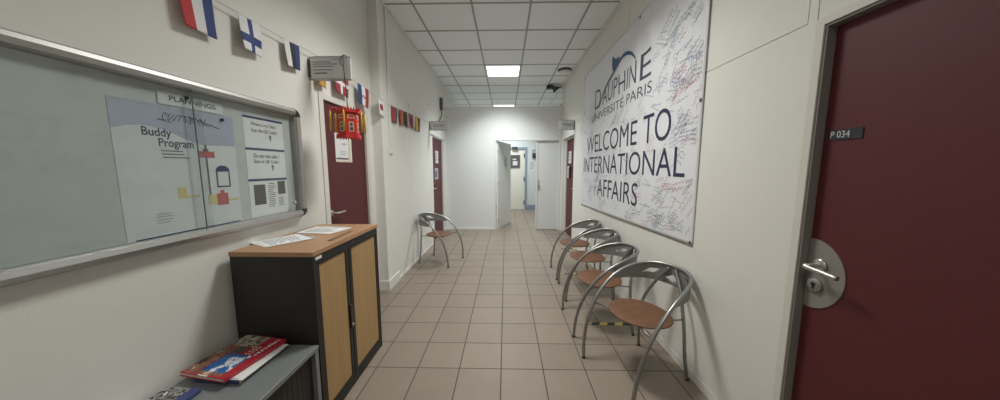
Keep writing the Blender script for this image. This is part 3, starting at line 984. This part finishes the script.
for k in range(6):
    c, s_ = math.cos(R(60 * k)), math.sin(R(60 * k))
    bm = bmesh.new()
    bm_tube(bm, spline([(0.10 * c, 0.10 * s_, 0.208), (0.125 * c, 0.125 * s_, 0.228), (0.142 * c, 0.142 * s_, 0.210)], 4), 0.005, 6)
    arm = obj('arm', bm, M['l_red'], t)
    bm = bmesh.new()
    bm_tube(bm, [(0.142 * c, 0.142 * s_, 0.210), (0.142 * c, 0.142 * s_, 0.200), (0.142 * c, 0.142 * s_, 0.195), (0.142 * c, 0.142 * s_, 0.050)], [0.002, 0.003, 0.007, 0.008], 8)
    ta = obj('tassel', bm, M['l_yellow'], arm); ta['label'] = 'yellow hanging tassel'
for k in range(6):
    a = R(60 * k + 30); n_ = Vector((math.cos(a), math.sin(a), 0)); tn = Vector((-math.sin(a), math.cos(a), 0))
    fp = lambda u, v, d: n_ * (0.0764 + d) + tn * u + Vector((0, 0, v))
    p = sheet('cream_panel', (-0.030, 0.030, 0.150, 0.180), fp, M['l_cream'], t, 0.0012)
    rects('printed_mark', [(-0.020, 0.020, 0.157, 0.173)], fp, M['l_red'], p, 0.0013)
    p = sheet('cream_panel', (-0.020, 0.020, 0.050, 0.125), fp, M['l_cream'], t, 0.0012)
    rects('printed_mark', [(-0.013, 0.013, 0.058, 0.084), (-0.010, 0.010, 0.092, 0.116)], fp, M['photo_dk'], p, 0.0013)
bm = bmesh.new()
SX = -1.196
bm_tube(bm, [(0, 0, 0.214), lloc(-1.176, 2.15, 2.00), lloc(SX, 2.168, 2.20), lloc(SX, 2.184, 2.264), lloc(SX, 2.20, 2.267), lloc(SX, 2.226, 2.264), lloc(SX, 2.236, 2.22), lloc(SX, 2.240, 2.17)], 0.0042, 6)
bm_tube(bm, spline([lloc(SX, 2.178, 2.262), lloc(SX - 0.02, 2.172, 2.235), lloc(SX - 0.022, 2.168, 2.20), lloc(SX - 0.002, 2.166, 2.175)], 5), 0.003, 6)
o = obj('cord', bm, M['dark'], t); o['label'] = 'black cord looped over the door sign'

# ================================================================ CABINETS
# tall black cabinet with beech tambour doors
XB, XF = -1.440, -1.0
cy0, cy1 = 1.412, 2.152
t = thing('tambour_cabinet', 'tall black cabinet with wooden top and two beech doors', 'cabinet', (XF, cy0, 0))
D = lambda x0, x1, y0, y1, z0, z1: (x0 - XF, x1 - XF, y0 - cy0, y1 - cy0, z0, z1)
bm = bmesh.new()
bm_box(bm, *D(XB, XF, cy0 + 0.002, cy0 + 0.022, 0.0, 0.974)); bm_box(bm, *D(XB, XF, cy1 - 0.022, cy1 - 0.002, 0, 0.974))
bm_box(bm, *D(XB, XB + 0.012, cy0 + 0.022, cy1 - 0.022, 0, 0.974))
bm_box(bm, *D(XB + 0.012, XF, cy0 + 0.022, cy1 - 0.022, 0.012, 0.06)); bm_box(bm, *D(XB + 0.012, XF, cy0 + 0.022, cy1 - 0.022, 0.93, 0.974))
obj('body', bm, M['black'], t)
bm = bmesh.new(); bm_box(bm, *D(XB, XF + 0.006, cy0 - 0.004, cy1 + 0.002, 0.975, 1.0), bev=0.002)
obj('worktop', bm, M['topwood'], t)['label'] = 'light wood top'
mid = 1.745
for (a, b, hs) in ((cy0 + 0.024, mid - 0.004, 1), (mid + 0.004, cy1 - 0.024, -1)):
    bm = bmesh.new()
    ya, yb = (a + 0.024, b - 0.030) if hs > 0 else (a + 0.030, b - 0.018)
    bm_box(bm, *D(XF - 0.018, XF - 0.006, ya, yb, 0.085, 0.918))
    n = 14
    for k in range(1, n):
        pass
    dr = obj('door', bm, M['beech'], t); dr['label'] = 'beech tambour door'
    bm = bmesh.new()
    bm_box(bm, *D(XF - 0.02, XF - 0.001, a, ya, 0.062, 0.928)); bm_box(bm, *D(XF - 0.02, XF - 0.001, yb, b, 0.062, 0.928))
    bm_box(bm, *D(XF - 0.02, XF - 0.001, ya, yb, 0.062, 0.085)); bm_box(bm, *D(XF - 0.02, XF - 0.001, ya, yb, 0.918, 0.928))
    obj('door_frame', bm, M['black'], dr)
    if hs > 0:
        bm = bmesh.new(); bm_box(bm, *D(XF - 0.001, XF + 0.010, b - 0.024, b - 0.002, 0.40, 0.56), bev=0.003)
        obj('handle', bm, M['dark'], dr)
        bm = bmesh.new(); bm_lathe(bm, [(0, 0), (0.009, 0), (0.008, 0.006), (0, 0.007)], (0.009, b - 0.012 - cy0, 0.425), 14, Matrix.Rotation(PI / 2, 3, 'Y'))
        obj('lock', bm, M['chrome'], dr)
bm = bmesh.new(); bm_box(bm, *D(XF, XF + 0.002, 1.432, 1.482, 0.950, 0.966))
obj('maker_label', bm, M['paper'], t)['label'] = 'small white label on the front edge'
bm = bmesh.new(); bm_lathe(bm, [(0, 0), (0.007, 0), (0.006, 0.003), (0, 0.003)], (0, 1.80 - cy0, 0.952), 12, Matrix.Rotation(PI / 2, 3, 'Y'))
obj('badge', bm, M['dgrey'], t)

# low grey cabinet with dark shutter front
gy0, gy1, gz = 0.42, 1.404, 0.495
t = thing('low_cabinet', 'low grey metal cabinet with dark shutter front under the books', 'cabinet', (XF, gy0, 0))
D = lambda x0, x1, y0, y1, z0, z1: (x0 - XF, x1 - XF, y0 - gy0, y1 - gy0, z0, z1)
bm = bmesh.new()
bm_box(bm, *D(XB, XF + 0.004, gy0, gy1, gz - 0.024, gz), bev=0.003)
obj('top', bm, M['greymetal'], t)
bm = bmesh.new()
bm_box(bm, *D(XB, XF, gy0 + 0.001, gy0 + 0.026, 0, gz - 0.0245)); bm_box(bm, *D(XB, XF, gy1 - 0.026, gy1 - 0.001, 0, gz - 0.0245))
bm_box(bm, *D(XB, XB + 0.012, gy0 + 0.026, gy1 - 0.026, 0, gz - 0.0245)); bm_box(bm, *D(XB + 0.012, XF, gy0 + 0.026, gy1 - 0.026, 0.01, 0.055))
obj('body', bm, M['greymetal'], t)
bm = bmesh.new()
n = 60
for k in range(n):
    a = gy0 + 0.028 + (gy1 - gy0 - 0.056) * k / n; b = gy0 + 0.028 + (gy1 - gy0 - 0.056) * (k + 1) / n
    bm_box(bm, *D(XF - 0.035, XF - (0.0225 if k % 2 else 0.0235), a, b, 0.057, gz - 0.026))
o = obj('shutter', bm, M['darkgrey'], t); o['label'] = 'dark ribbed roller shutter'

# ---- books and papers
def obox(bm, u0, u1, v0, v1, z0, z1, mi=0, bev=0.0): bm_box(bm, u0, u1, v0, v1, z0, z1, mi, bev)
GZ = gz + 0.0006
rot_b = R(-6)
# white book below: local x across, y along
t = thing('book', 'pale book with dark spine lying under the red book', 'book', (-1.262, 1.245, GZ), R(-2), 'books on the low grey cabinet')
bm = bmesh.new(); bm_box(bm, -0.10, 0.106, -0.1185, 0.126, 0.0014, 0.0236); obj('pages', bm, M['pages'], t)
bm = bmesh.new(); bm_box(bm, -0.10, 0.128, -0.126, 0.128, 0.0236, 0.025)
obj('cover', bm, M['paper'], t)
bm = bmesh.new(); bm_box(bm, -0.10, 0.106, -0.123, -0.119, 0.0, 0.025)
obj('spine', bm, M['navy'], t)['label'] = 'dark blue spine'
# red guide on top
t = thing('book', 'big red picture book lying topmost on the low grey cabinet', 'book', (-1.294, 1.257, GZ + 0.0256), R(-9), 'books on the low grey cabinet')
hw, hl = 0.120, 0.146
bm = bmesh.new(); bm_box(bm, -hw + 0.004, hw - 0.004, -hl + 0.004, hl - 0.004, 0.003, 0.0155); obj('pages', bm, M['pages'], t)
bm = bmesh.new()
bm_box(bm, -hw, hw, -hl, hl, 0, 0.003, bev=0.0008); bm_box(bm, -hw, hw, -hl, hl, 0.0156, 0.0186, bev=0.0008); bm_box(bm, hw - 0.003, hw, -hl, hl, 0.001, 0.0175)
cv = obj('cover', bm, M['bookred'], t)
tp = on_top(0.0186)
sheet('cover_photo', (-0.045, 0.085, -0.118, 0.0), tp, M['sky_photo'], cv, 0.0004)['label'] = 'blue sky photograph on the cover'
sheet('cover_photo', (-0.045, 0.085, -0.138, -0.119), tp, M['brown_photo'], cv, 0.0004)
sheet('cover_photo', (-0.118, -0.05, -0.138, 0.05), tp, M['brown_photo'], cv, 0.0004)['label'] = 'brown photographs down the cover edge'
sheet('cover_photo', (-0.118, 0.03, 0.055, 0.142), tp, M['grey_photo'], cv, 0.0004)['label'] = 'street photograph on the cover'
sheet('cover_photo', (-0.047, 0.012, 0.004, 0.052), tp, M['photo_dk'], cv, 0.0004)
bm = bmesh.new()
rng = random.Random(12)
for k in range(8):       # running white title beside the photographs
    v0 = 0.005 + 0.017 * k
    for j, (u0, w_) in enumerate(((0.080, 0.022), (0.052, 0.012), (0.034, 0.010))):
        if j and k > 3: continue
        pts = [tp(u0 + w_ * 0.5 + w_ * 0.5 * math.sin(a * 1.9 + k), v0 + 0.0012 * a, 0.0008) for a in range(9)]
        bm_tube(bm, pts, 0.0011 if j else 0.0016, 4)
obj('cover_title', bm, M['f_white'], cv)
rects('cover_title', [(-0.02, 0.03, -0.146, -0.141)], tp, M['f_white'], cv, 0.0)
# leaflet at the near end
t = thing('leaflet', 'black and white leaflet with blue band at the near end of the low cabinet', 'leaflet', (-1.38, 1.035, GZ), R(-4))
bm = bmesh.new(); bm_box(bm, -0.075, 0.05, -0.11, 0.056, 0, 0.0025); s0 = obj('sheet', bm, M['paper'], t)
sheet('picture', (-0.074, 0.040, -0.01, 0.055), on_top(0.0025), M['monochrome'], s0, 0.0003)
bm = bmesh.new(); bm_prism(bm, [(0.05, -0.11), (0.102, -0.11), (0.098, 0.045), (0.084, 0.055), (0.05, 0.056)], lambda u, v, d: Vector((u, v, d)), 0, 0.012)
obj('blue_band', bm, mat('leaflet_blue', lin(58, 66, 112), 0.4, amt=0.08, scale=50), t)

# papers on the tall cabinet
def paper_stack(cx, cyy, w, l, rz, n, label, seed):
    rng = random.Random(seed)
    t = thing('paper_sheets', label, 'papers', (cx, cyy, 1.0006), rz, 'papers on the wooden cabinet top')
    for k in range(n):
        bm = bmesh.new()
        ox, oy, a = rng.uniform(-0.016, 0.016), rng.uniform(-0.016, 0.016), rng.uniform(-0.10, 0.10)
        ca, sa = math.cos(a), math.sin(a)
        f = lambda u, v, d: Vector((ox + u * ca - v * sa, oy + u * sa + v * ca, d))
        z0 = 0.0009 * k
        nn = 6
        for i in range(nn):
            u0, u1 = -w / 2 + w * i / nn, -w / 2 + w * (i + 1) / nn
            bm_prism(bm, [(u0, -l / 2), (u1, -l / 2), (u1, l / 2), (u0, l / 2)], f, z0, z0 + 0.0007)
        s = obj('sheet', bm, M['paper'], t)
        if k == n - 1:
            r2 = text_bars(rng, -w / 2 + 0.02, w / 2 - 0.02, -l / 2 + 0.03, l / 2 - 0.05, 10, 0.28)
            rects('printed_lines', r2, lambda u, v, d: f(u, v, z0 + d), M['inkgrey'], s, 0.0007, 0.0003)
            rects('header_bar', [(-w / 2 + 0.005, w / 2 - 0.005, l / 2 - 0.012, l / 2 - 0.003)], lambda u, v, d: f(u, v, z0 + d), M['inkblack'], s, 0.0007, 0.0003)
paper_stack(-1.335, 1.645, 0.20, 0.25, R(-28), 3, 'loose white sheets on the wooden cabinet top, nearer the front', 1)
paper_stack(-1.27, 1.93, 0.24, 0.20, R(-6), 3, 'loose white sheets on the wooden cabinet top, nearer the door', 2)
bm = bmesh.new(); bm_box(bm, -0.012, 0.012, -0.13, 0.13, 0, 0.004, bev=0.001)
o = obj('ruler', bm, mat('brown_strip', (0.20, 0.13, 0.085), 0.5)); o.location = (-1.058, 1.775, 1.0006); o.rotation_euler = (0, 0, R(2))
tag(o, 'thin brown strip lying along the cabinet top edge', 'strip')

# ================================================================ RIGHT WALL: BANNER
BXW = XR - 0.002
def wave(y, z):
    """soft folds hanging from the top eyelet and the top edge"""
    dy, dz = (y - 2.86), 2.95 - z
    rr = math.hypot(dy, dz) + 0.05
    a = math.atan2(dy, dz)
    fold = 0.008 * (1 + math.sin(a * 9.0 + 0.8)) * math.exp(-((rr - 0.55) / 0.45) ** 2)
    return 0.006 + fold + 0.003 * math.sin(y * 2.3) * math.sin(z * 1.7)
def bpl(u, v, d): return Vector((BXW - wave(-u, v) - d, -u, v))
bpl_ref['f'] = bpl
b_y0, b_y1 = 1.905, 4.74
def bz_lo(y): return 0.903 - (y - b_y0) / (b_y1 - b_y0) * 0.085
def bz_hi(y): return 2.885 - 0.02 * math.sin((y - b_y0) / (b_y1 - b_y0) * PI)
bn = thing('banner', 'large white Welcome to International Affairs banner covered in signatures', 'banner', (0, 0, 0))
bm = bmesh.new()
nu, nv = 90, 60
g = []
for j in range(nv + 1):
    g.append([])
    for i in range(nu + 1):
        y = b_y1 + (b_y0 - b_y1) * i / nu
        z = bz_lo(y) + (bz_hi(y) - bz_lo(y)) * j / nv
        g[-1].append(bm.verts.new(bpl(-y, z, 0)))
for j in range(nv):
    for i in range(nu):
        f = bm.faces.new((g[j][i], g[j][i + 1], g[j + 1][i + 1], g[j + 1][i])); f.smooth = True
cl = obj('sheet', bm, M['banner'], bn)
md = cl.modifiers.new('thickness', 'SOLIDIFY'); md.thickness = 0.0012; md.offset = 0
for y, z in ((2.86, 2.835), (1.94, 2.83), (1.925, 1.87), (1.93, 0.925), (4.70, 1.334), (4.71, 0.845), (4.70, 2.83), (4.70, 2.3)):
    bm = bmesh.new()
    bm_lathe(bm, [(0.006, 0.001), (0.013, 0.001), (0.013, 0.003), (0.006, 0.003)], bpl(-y, z, 0), 14, Matrix.Rotation(-PI / 2, 3, 'Y'))
    bm_lathe(bm, [(0, 0.0012), (0.006, 0.0012), (0.006, 0.004), (0, 0.004)], bpl(-y, z, 0), 10, Matrix.Rotation(-PI / 2, 3, 'Y'))
    obj('eyelet', bm, M['dgrey'], bn)
def btext(s, y_left, y_right, z0, z1, m, weight, shear=0.0):
    # each letter string is cut fine enough to follow the folds by its own vertices
    return text('lettering', s, (-y_left, -y_right, z0, z1), bpl, m, bn, 0.0025, weight, shear)
btext('WELCOME', 4.50, 2.81, 1.655, 1.895, M['ink'], -0.003)
btext('TO', 2.69, 2.245, 1.650, 1.905, M['ink'], -0.003)
btext('INTERNATIONAL', 4.65, 2.042, 1.366, 1.592, M['ink'], -0.003)
btext('AFFAIRS', 3.93, 2.74, 1.062, 1.288, M['ink'], -0.003)
btext('D', 4.16, 3.93, 2.245, 2.50, M['inkblue'], -0.006)
btext('AUPHIN', 3.86, 2.87, 2.245, 2.46, M['inkblue'], -0.006)
btext('E', 2.80, 2.60, 2.24, 2.475, M['inkblue'], -0.006)
btext('UNIVERSITÉ PARIS', 4.29, 2.575, 2.09, 2.215, M['inkblue'], -0.006)
# blue swoosh of the logo: long tapering stroke with a leaf-shaped fluke
bm = bmesh.new()
pts = [(3.98, 2.24), (3.869, 2.367), (3.698, 2.469), (3.476, 2.55), (3.31, 2.605), (3.155, 2.618), (3.057, 2.59), (2.937, 2.517), (2.889, 2.472)]
sp2 = spline([(a, b, 0) for a, b in pts], 8)
for i, (p, q) in enumerate(zip(sp2, sp2[1:])):
    w0, w1 = [0.005 + 0.017 * math.sin(PI * min(1, (k / len(sp2)) ** 0.8)) for k in (i, i + 1)]
    tg = (q - p).normalized(); nn = Vector((-tg.y, tg.x, 0))
    quad = [p - nn * w0, q - nn * w1, q + nn * w1, p + nn * w0]
    bm_prism(bm, [(-v.x, v.y) for v in quad], bpl, 0.0022, 0.0030)
bm_prism(bm, [(-y, z) for y, z in [(3.50, 2.53), (3.565, 2.633), (3.548, 2.745), (3.47, 2.68), (3.33, 2.662), (3.38, 2.59)]], bpl, 0.0022, 0.0030)
o = obj('logo_stroke', bm, M['logoblue'], bn); o['label'] = 'blue dolphin-like sweep above the name'

# handwritten signatures, ribbons of marker pen
BLOCK = [(4.52, 2.26, 1.64, 1.92), (4.66, 2.05, 1.355, 1.605), (3.92, 2.74, 1.05, 1.30), (4.32, 2.56, 2.08, 2.50), (4.0, 2.9, 2.5, 2.8)]
def scribble_mesh(seed, n, zones, m, ln=(0.07, 0.20), hh=(0.010, 0.026), lw=0.0015):
    rng = random.Random(seed)
    bm = bmesh.new()
    made = 0
    while made < n:
        zy = rng.choice(zones)
        y = rng.uniform(zy[1], zy[0]); z = rng.uniform(zy[2], zy[3])
        made += 1
        L_ = rng.uniform(*ln); h_ = rng.uniform(*hh)
        tilt = rng.choice([rng.uniform(-0.1, 0.35), rng.uniform(0.5, 1.1)]) if rng.random() < 0.8 else rng.uniform(-0.5, 0)
        rows = rng.choice([1, 1, 2, 3])
        for r_ in range(rows):
            pts = []
            f1, p1 = rng.uniform(120, 220), rng.uniform(0, 6)
            k = int(L_ * f1 / 1.6) + 8
            for i in range(k):
                s = L_ * i / k
                u = s + 0.006 * math.sin(s * f1 + p1)
                v = h_ * 0.5 * math.cos(s * f1 * 1.0 + p1 * 0.7) * (0.5 + 0.5 * abs(math.sin(s * 31 + p1))) - r_ * h_ * 1.7
                pts.append((u * math.cos(tilt) - v * math.sin(tilt), u * math.sin(tilt) + v * math.cos(tilt)))
            prev = None
            for (u, v) in pts:
                Y_, Z_ = y - u, z + v
                if not (b_y0 + 0.03 < Y_ < b_y1 - 0.03 and bz_lo(Y_) + 0.03 < Z_ < bz_hi(Y_) - 0.05):
                    prev = None; continue
                if prev is not None:
                    a, b = Vector((-prev[0], prev[1], 0)), Vector((-Y_, Z_, 0))
                    tg = (b - a)
                    if 1e-5 < tg.length < 0.06:
                        nn = Vector((-tg.y, tg.x, 0)).normalized() * lw
                        q = [a - nn, b - nn, b + nn, a + nn]
                        vv = [bm.verts.new(bpl(w.x, w.y, 0.0018)) for w in q]
                        bm.faces.new(vv)
                prev = (Y_, Z_)
    o = obj('handwriting', bm, m, bn)
    o['kind'] = 'stuff'
    return o
Zs = [(2.6, 2.0, 1.95, 2.55), (2.9, 1.98, 0.95, 1.34), (2.70, 1.98, 1.30, 1.68), (2.3, 1.96, 1.55, 2.2), (4.68, 4.2, 0.9, 2.35), (4.5, 2.6, 1.90, 2.10), (4.6, 3.9, 1.0, 1.36), (4.2, 2.6, 1.28, 1.36), (4.4, 2.8, 1.58, 1.66), (3.9, 2.1, 0.93, 1.06)]
scribble_mesh(11, 70, [Zs[1], Zs[1], Zs[2], Zs[3], Zs[6], Zs[5], (2.3, 1.97, 1.95, 2.15)], M['s_red'])
scribble_mesh(12, 80, [Zs[0], Zs[4], Zs[4], Zs[6], Zs[9], Zs[5], Zs[3]], M['s_blue'])
scribble_mesh(13, 90, [Zs[0], Zs[0], Zs[3], Zs[4], Zs[7], Zs[8], Zs[9], Zs[1], (2.55, 1.97, 2.1, 2.65)], M['s_dark'])
scribble_mesh(14, 26, [Zs[0], Zs[1], Zs[9], Zs[5]], M['s_green'])

# ================================================================ PAPERS AT THE FAR END
def far_sheet(rect, pl_, label, m=None, lines=True):
    o = sheet('notice_sheet', rect, pl_, m or M['paper'], None, 0.002, 0.0)
    tag(o, label, 'notice')
    if lines:
        u0, u1, v0, v1 = rect
        rects('printed_lines', text_bars(random.Random(int(v0 * 100)), u0 + 0.02, u1 - 0.02, v0 + 0.03, v1 - 0.03, 6, 0.3), pl_, M['inkgrey'], o, 0.002)
    return o
far_sheet((-6.19, -5.94, 1.53, 1.78), on_right(1.35), 'pale notice on the far right door, the upper one')
far_sheet((-6.28, -6.08, 1.22, 1.47), on_right(1.35), 'white notice on the far right door, the lower left one')
bm = bmesh.new(); bm_box(bm, 1.32, 1.3495, 5.95, 6.03, 1.22, 1.46, bev=0.004)
tag(obj('document_holder', bm, M['dark']), 'dark holder hanging on the far right door beside the white notice', 'holder')
far_sheet((5.78, 6.02, 1.53, 1.78), on_left(-1.42), 'pale notice on the far left door')
o = sheet('notice_sheet', (5.70, 5.98, 1.20, 1.43), on_left(-1.42), M['lavender'], None, 0.002)
tag(o, 'bluish picture sheet under the pale notice on the far left door', 'notice')
rects('picture', [(5.74, 5.86, 1.24, 1.38)], on_left(-1.42), M['photo_dk'], o, 0.002)
o = sheet('notice_sheet', (0.42, 0.68, 1.43, 1.73), lambda u, v, d: Vector((u, -0.0202 - d, v)), M['paper'], None, 0.0015)
tag(o, 'white notice on the open door leaf in the end wall', 'notice')
rects('printed_lines', text_bars(random.Random(9), 0.45, 0.65, 1.46, 1.70, 7, 0.35), lambda u, v, d: Vector((u, -0.0202 - d, v)), M['inkgrey'], o, 0.0015)
o.location = d5.location; o.rotation_euler = d5.rotation_euler
far_sheet((0.80, 1.02, 1.36, 1.69), on_front(9.75), 'pale notice on the blue grey wall beyond the open door', M['paper'])
t = thing('wall_phone', 'dark box on the blue grey wall above the pale notice', 'device', (0.955, 9.75, 1.76))
box_obj('body', (-0.055, 0.055, -0.05, -0.0005, 0.0, 0.18), M['dark'], t, bev=0.008)
box_obj('grey_panel', (-0.035, 0.035, -0.053, -0.0502, 0.10, 0.16), M['dgrey'], t)
t = thing('bell_box', 'small pale box on the blue grey wall, topmost above the dark box', 'device', (0.93, 9.75, 2.02))
box_obj('body', (-0.055, 0.055, -0.03, -0.0005, 0.0, 0.07), M['greypaper'], t, bev=0.006)
t = thing('door_closer', 'small dark door closer over the cream door at the far end', 'door closer', (0.30, 9.72, 2.075))
box_obj('body', (-0.09, 0.09, -0.06, -0.0005, 0.0, 0.06), M['dark'], t, bev=0.008)

# ================================================================ CHAIRS
def make_chair():
    t = thing('tube_chair', '', 'chair', (0, 0, 0), 0, 'silver tube chairs with round wooden seats')
    half = [(0.515, 0.235, 0.0), (0.512, 0.243, 0.10), (0.490, 0.252, 0.24), (0.438, 0.258, 0.38), (0.355, 0.262, 0.505), (0.245, 0.258, 0.605),
            (0.115, 0.236, 0.670), (0.005, 0.185, 0.704), (-0.050, 0.105, 0.719), (-0.067, 0.0, 0.723)]
    full = half + [(x, -y, z) for x, y, z in reversed(half[:-1])]
    hp = spline(full, 8)
    bm = bmesh.new(); bm_tube(bm, hp, 0.0125, 12)
    obj('hoop', bm, M['steel'], t)
    # pierced sheet of the backrest, hanging from the rear part of the hoop
    rear = [p for p in hp if p.x < 0.245]
    n = len(rear)
    cum = [0.0]
    for a, b in zip(rear, rear[1:]): cum.append(cum[-1] + (b - a).length)
    def at(s):
        d = (s + 1) / 2 * cum[-1]
        for i in range(n - 1):
            if cum[i] <= d <= cum[i + 1] + 1e-9:
                f = (d - cum[i]) / (cum[i + 1] - cum[i]); return rear[i].lerp(rear[i + 1], f)
        return rear[-1]
    def hgt(s): return max(0.012, at(s).z - 0.582)
    tri = lambda p, a, b, c: all(((q[0] - r_[0]) * (p[1] - r_[1]) - (q[1] - r_[1]) * (p[0] - r_[0])) * sg >= 0 for (r_, q), sg in zip(((a, b), (b, c), (c, a)), (1, 1, 1))) or all(((q[0] - r_[0]) * (p[1] - r_[1]) - (q[1] - r_[1]) * (p[0] - r_[0])) <= 0 for (r_, q) in ((a, b), (b, c), (c, a)))
    holes = [[(-0.13, 0.30), (0.13, 0.30), (0.0, 0.54)], [(-0.13, 0.30), (0.13, 0.30), (0.0, 0.18)]]
    for sg in (1, -1):
        holes.append([(sg * 0.22, 0.67), (sg * 0.29, 0.44), (sg * 0.50, 0.38)])
        holes.append([(sg * 0.22, 0.67), (sg * 0.36, 0.67), (sg * 0.50, 0.38)])
    U, V = 150, 24
    bm = bmesh.new()
    grid = []
    for i in range(U + 1):
        s = -0.985 + 1.97 * i / U
        p = at(s)
        inn = Vector((0.20 - p.x, -p.y * 0.9, 0)).normalized()
        grid.append([bm.verts.new(p + inn * 0.004 * (1 - j / V) + Vector((0, 0, -hgt(s) * (1 - j / V)))) for j in range(V + 1)])
    for i in range(U):
        for j in range(V):
            c = (-0.985 + 1.97 * (i + 0.5) / U, (j + 0.5) / V)
            if any(tri(c, *h_) for h_ in holes): continue
            f = bm.faces.new((grid[i][j], grid[i + 1][j], grid[i + 1][j + 1], grid[i][j + 1])); f.smooth = True
    loose = [v for v in bm.verts if not v.link_faces]
    bmesh.ops.delete(bm, geom=loose, context='VERTS')
    o = obj('back_panel', bm, M['panel'], t); o['label'] = 'grey sheet backrest with triangular cut-outs'
    md = o.modifiers.new('thickness', 'SOLIDIFY'); md.thickness = 0.003; md.offset = 0
    for s in (1, -1):
        bm = bmesh.new()
        bm_tube(bm, spline([(0.0, 0.205 * s, 0.0), (0.022, 0.192 * s, 0.16), (0.028, 0.178 * s, 0.34), (0.018, 0.152 * s, 0.46), (-0.020, 0.096 * s, 0.59), (-0.046, 0.048 * s, 0.67), (-0.058, 0.024 * s, 0.706)], 6), 0.0115, 10)
        lg = obj('rear_leg', bm, M['steel'], t)
        bm = bmesh.new(); bm_lathe(bm, [(0, 0.0), (0.0128, 0.0), (0.0128, 0.014), (0.0118, 0.016), (0, 0.016)], (0.0, 0.205 * s, 0.0005), 12)
        obj('foot_cap', bm, M['dark'], lg)
        bm = bmesh.new(); bm_lathe(bm, [(0, 0.0), (0.0138, 0.0), (0.0138, 0.014), (0.0128, 0.016), (0, 0.016)], (0.515, 0.235 * s, 0.0005), 12)
        obj('foot_cap', bm, M['dark'], t)
    bm = bmesh.new()
    n = 40
    prof = [(0, 0.4225), (0.97, 0.4225), (1.0, 0.426), (1.0, 0.432), (0.97, 0.435), (0.5, 0.432), (0, 0.431)]
    bm_lathe(bm, prof, (0.240, 0, 0), n, None, 0, 0.192, 0.212)
    obj('seat', bm, M['seatwood'], t)['label'] = 'round brown wooden seat'
    bm = bmesh.new()
    bm_tube(bm, [(0.405, 0.257, 0.4135), (0.37, 0.15, 0.4135), (0.37, -0.15, 0.4135), (0.405, -0.257, 0.4135)], 0.006, 8)
    bm_tube(bm, spline([(0.028, 0.157, 0.4135), (0.12, 0.12, 0.4135), (0.16, 0.0, 0.4135), (0.12, -0.12, 0.4135), (0.028, -0.157, 0.4135)], 6), 0.006, 8)
    bm_tube(bm, [(0.16, 0.0, 0.4135), (0.37, 0.0, 0.4135)], 0.006, 8)
    obj('seat_support', bm, M['steel'], t)
    return t
chair = make_chair()
A_ = math.atan2(-0.376, -0.926)
chair.location = (1.160, 2.000, 0); chair.rotation_euler = (0, 0, A_)
chair['label'] = 'silver tube chair turned from the wall, nearest of the right hand row'
dup(chair, (1.100, 2.535, 0), PI, 'silver tube chair second from the camera in the right hand row')
dup(chair, (1.175, 3.18, 0), PI - R(1), 'silver tube chair third from the camera in the right hand row')
dup(chair, (1.175, 3.775, 0), PI, 'silver tube chair beside the far right door, last of the right hand row')
dup(chair, (-1.243, 4.345, 0), math.atan2(-0.31, 0.95), 'silver tube chair standing alone against the left wall')

# ---- hazard tape on the floor
def tape(x0, x1, y, label):
    bm = bmesh.new()
    w, k = 0.048, 0
    x = x0
    while x < x1 - 0.001:
        e = min(x + 0.07, x1)
        sh = 0.025
        bm_prism(bm, [(x, y - w / 2), (e, y - w / 2), (e + sh, y + w / 2), (x + sh, y + w / 2)], on_top(0.0), 0.0003, 0.0012, k % 2)
        x = e; k += 1
    o = obj('hazard_tape', bm, [M['tape_k'], M['tape_y']])
    tag(o, label, 'floor tape', 'yellow and black tapes on the floor')
tape(0.79, 1.22, 2.505, 'yellow and black floor tape under the two nearest right hand chairs')
tape(0.80, 1.22, 3.755, 'yellow and black floor tape by the farthest right hand chair')
tape(0.98, 1.24, 4.98, 'short yellow floor tape farthest down the right wall')
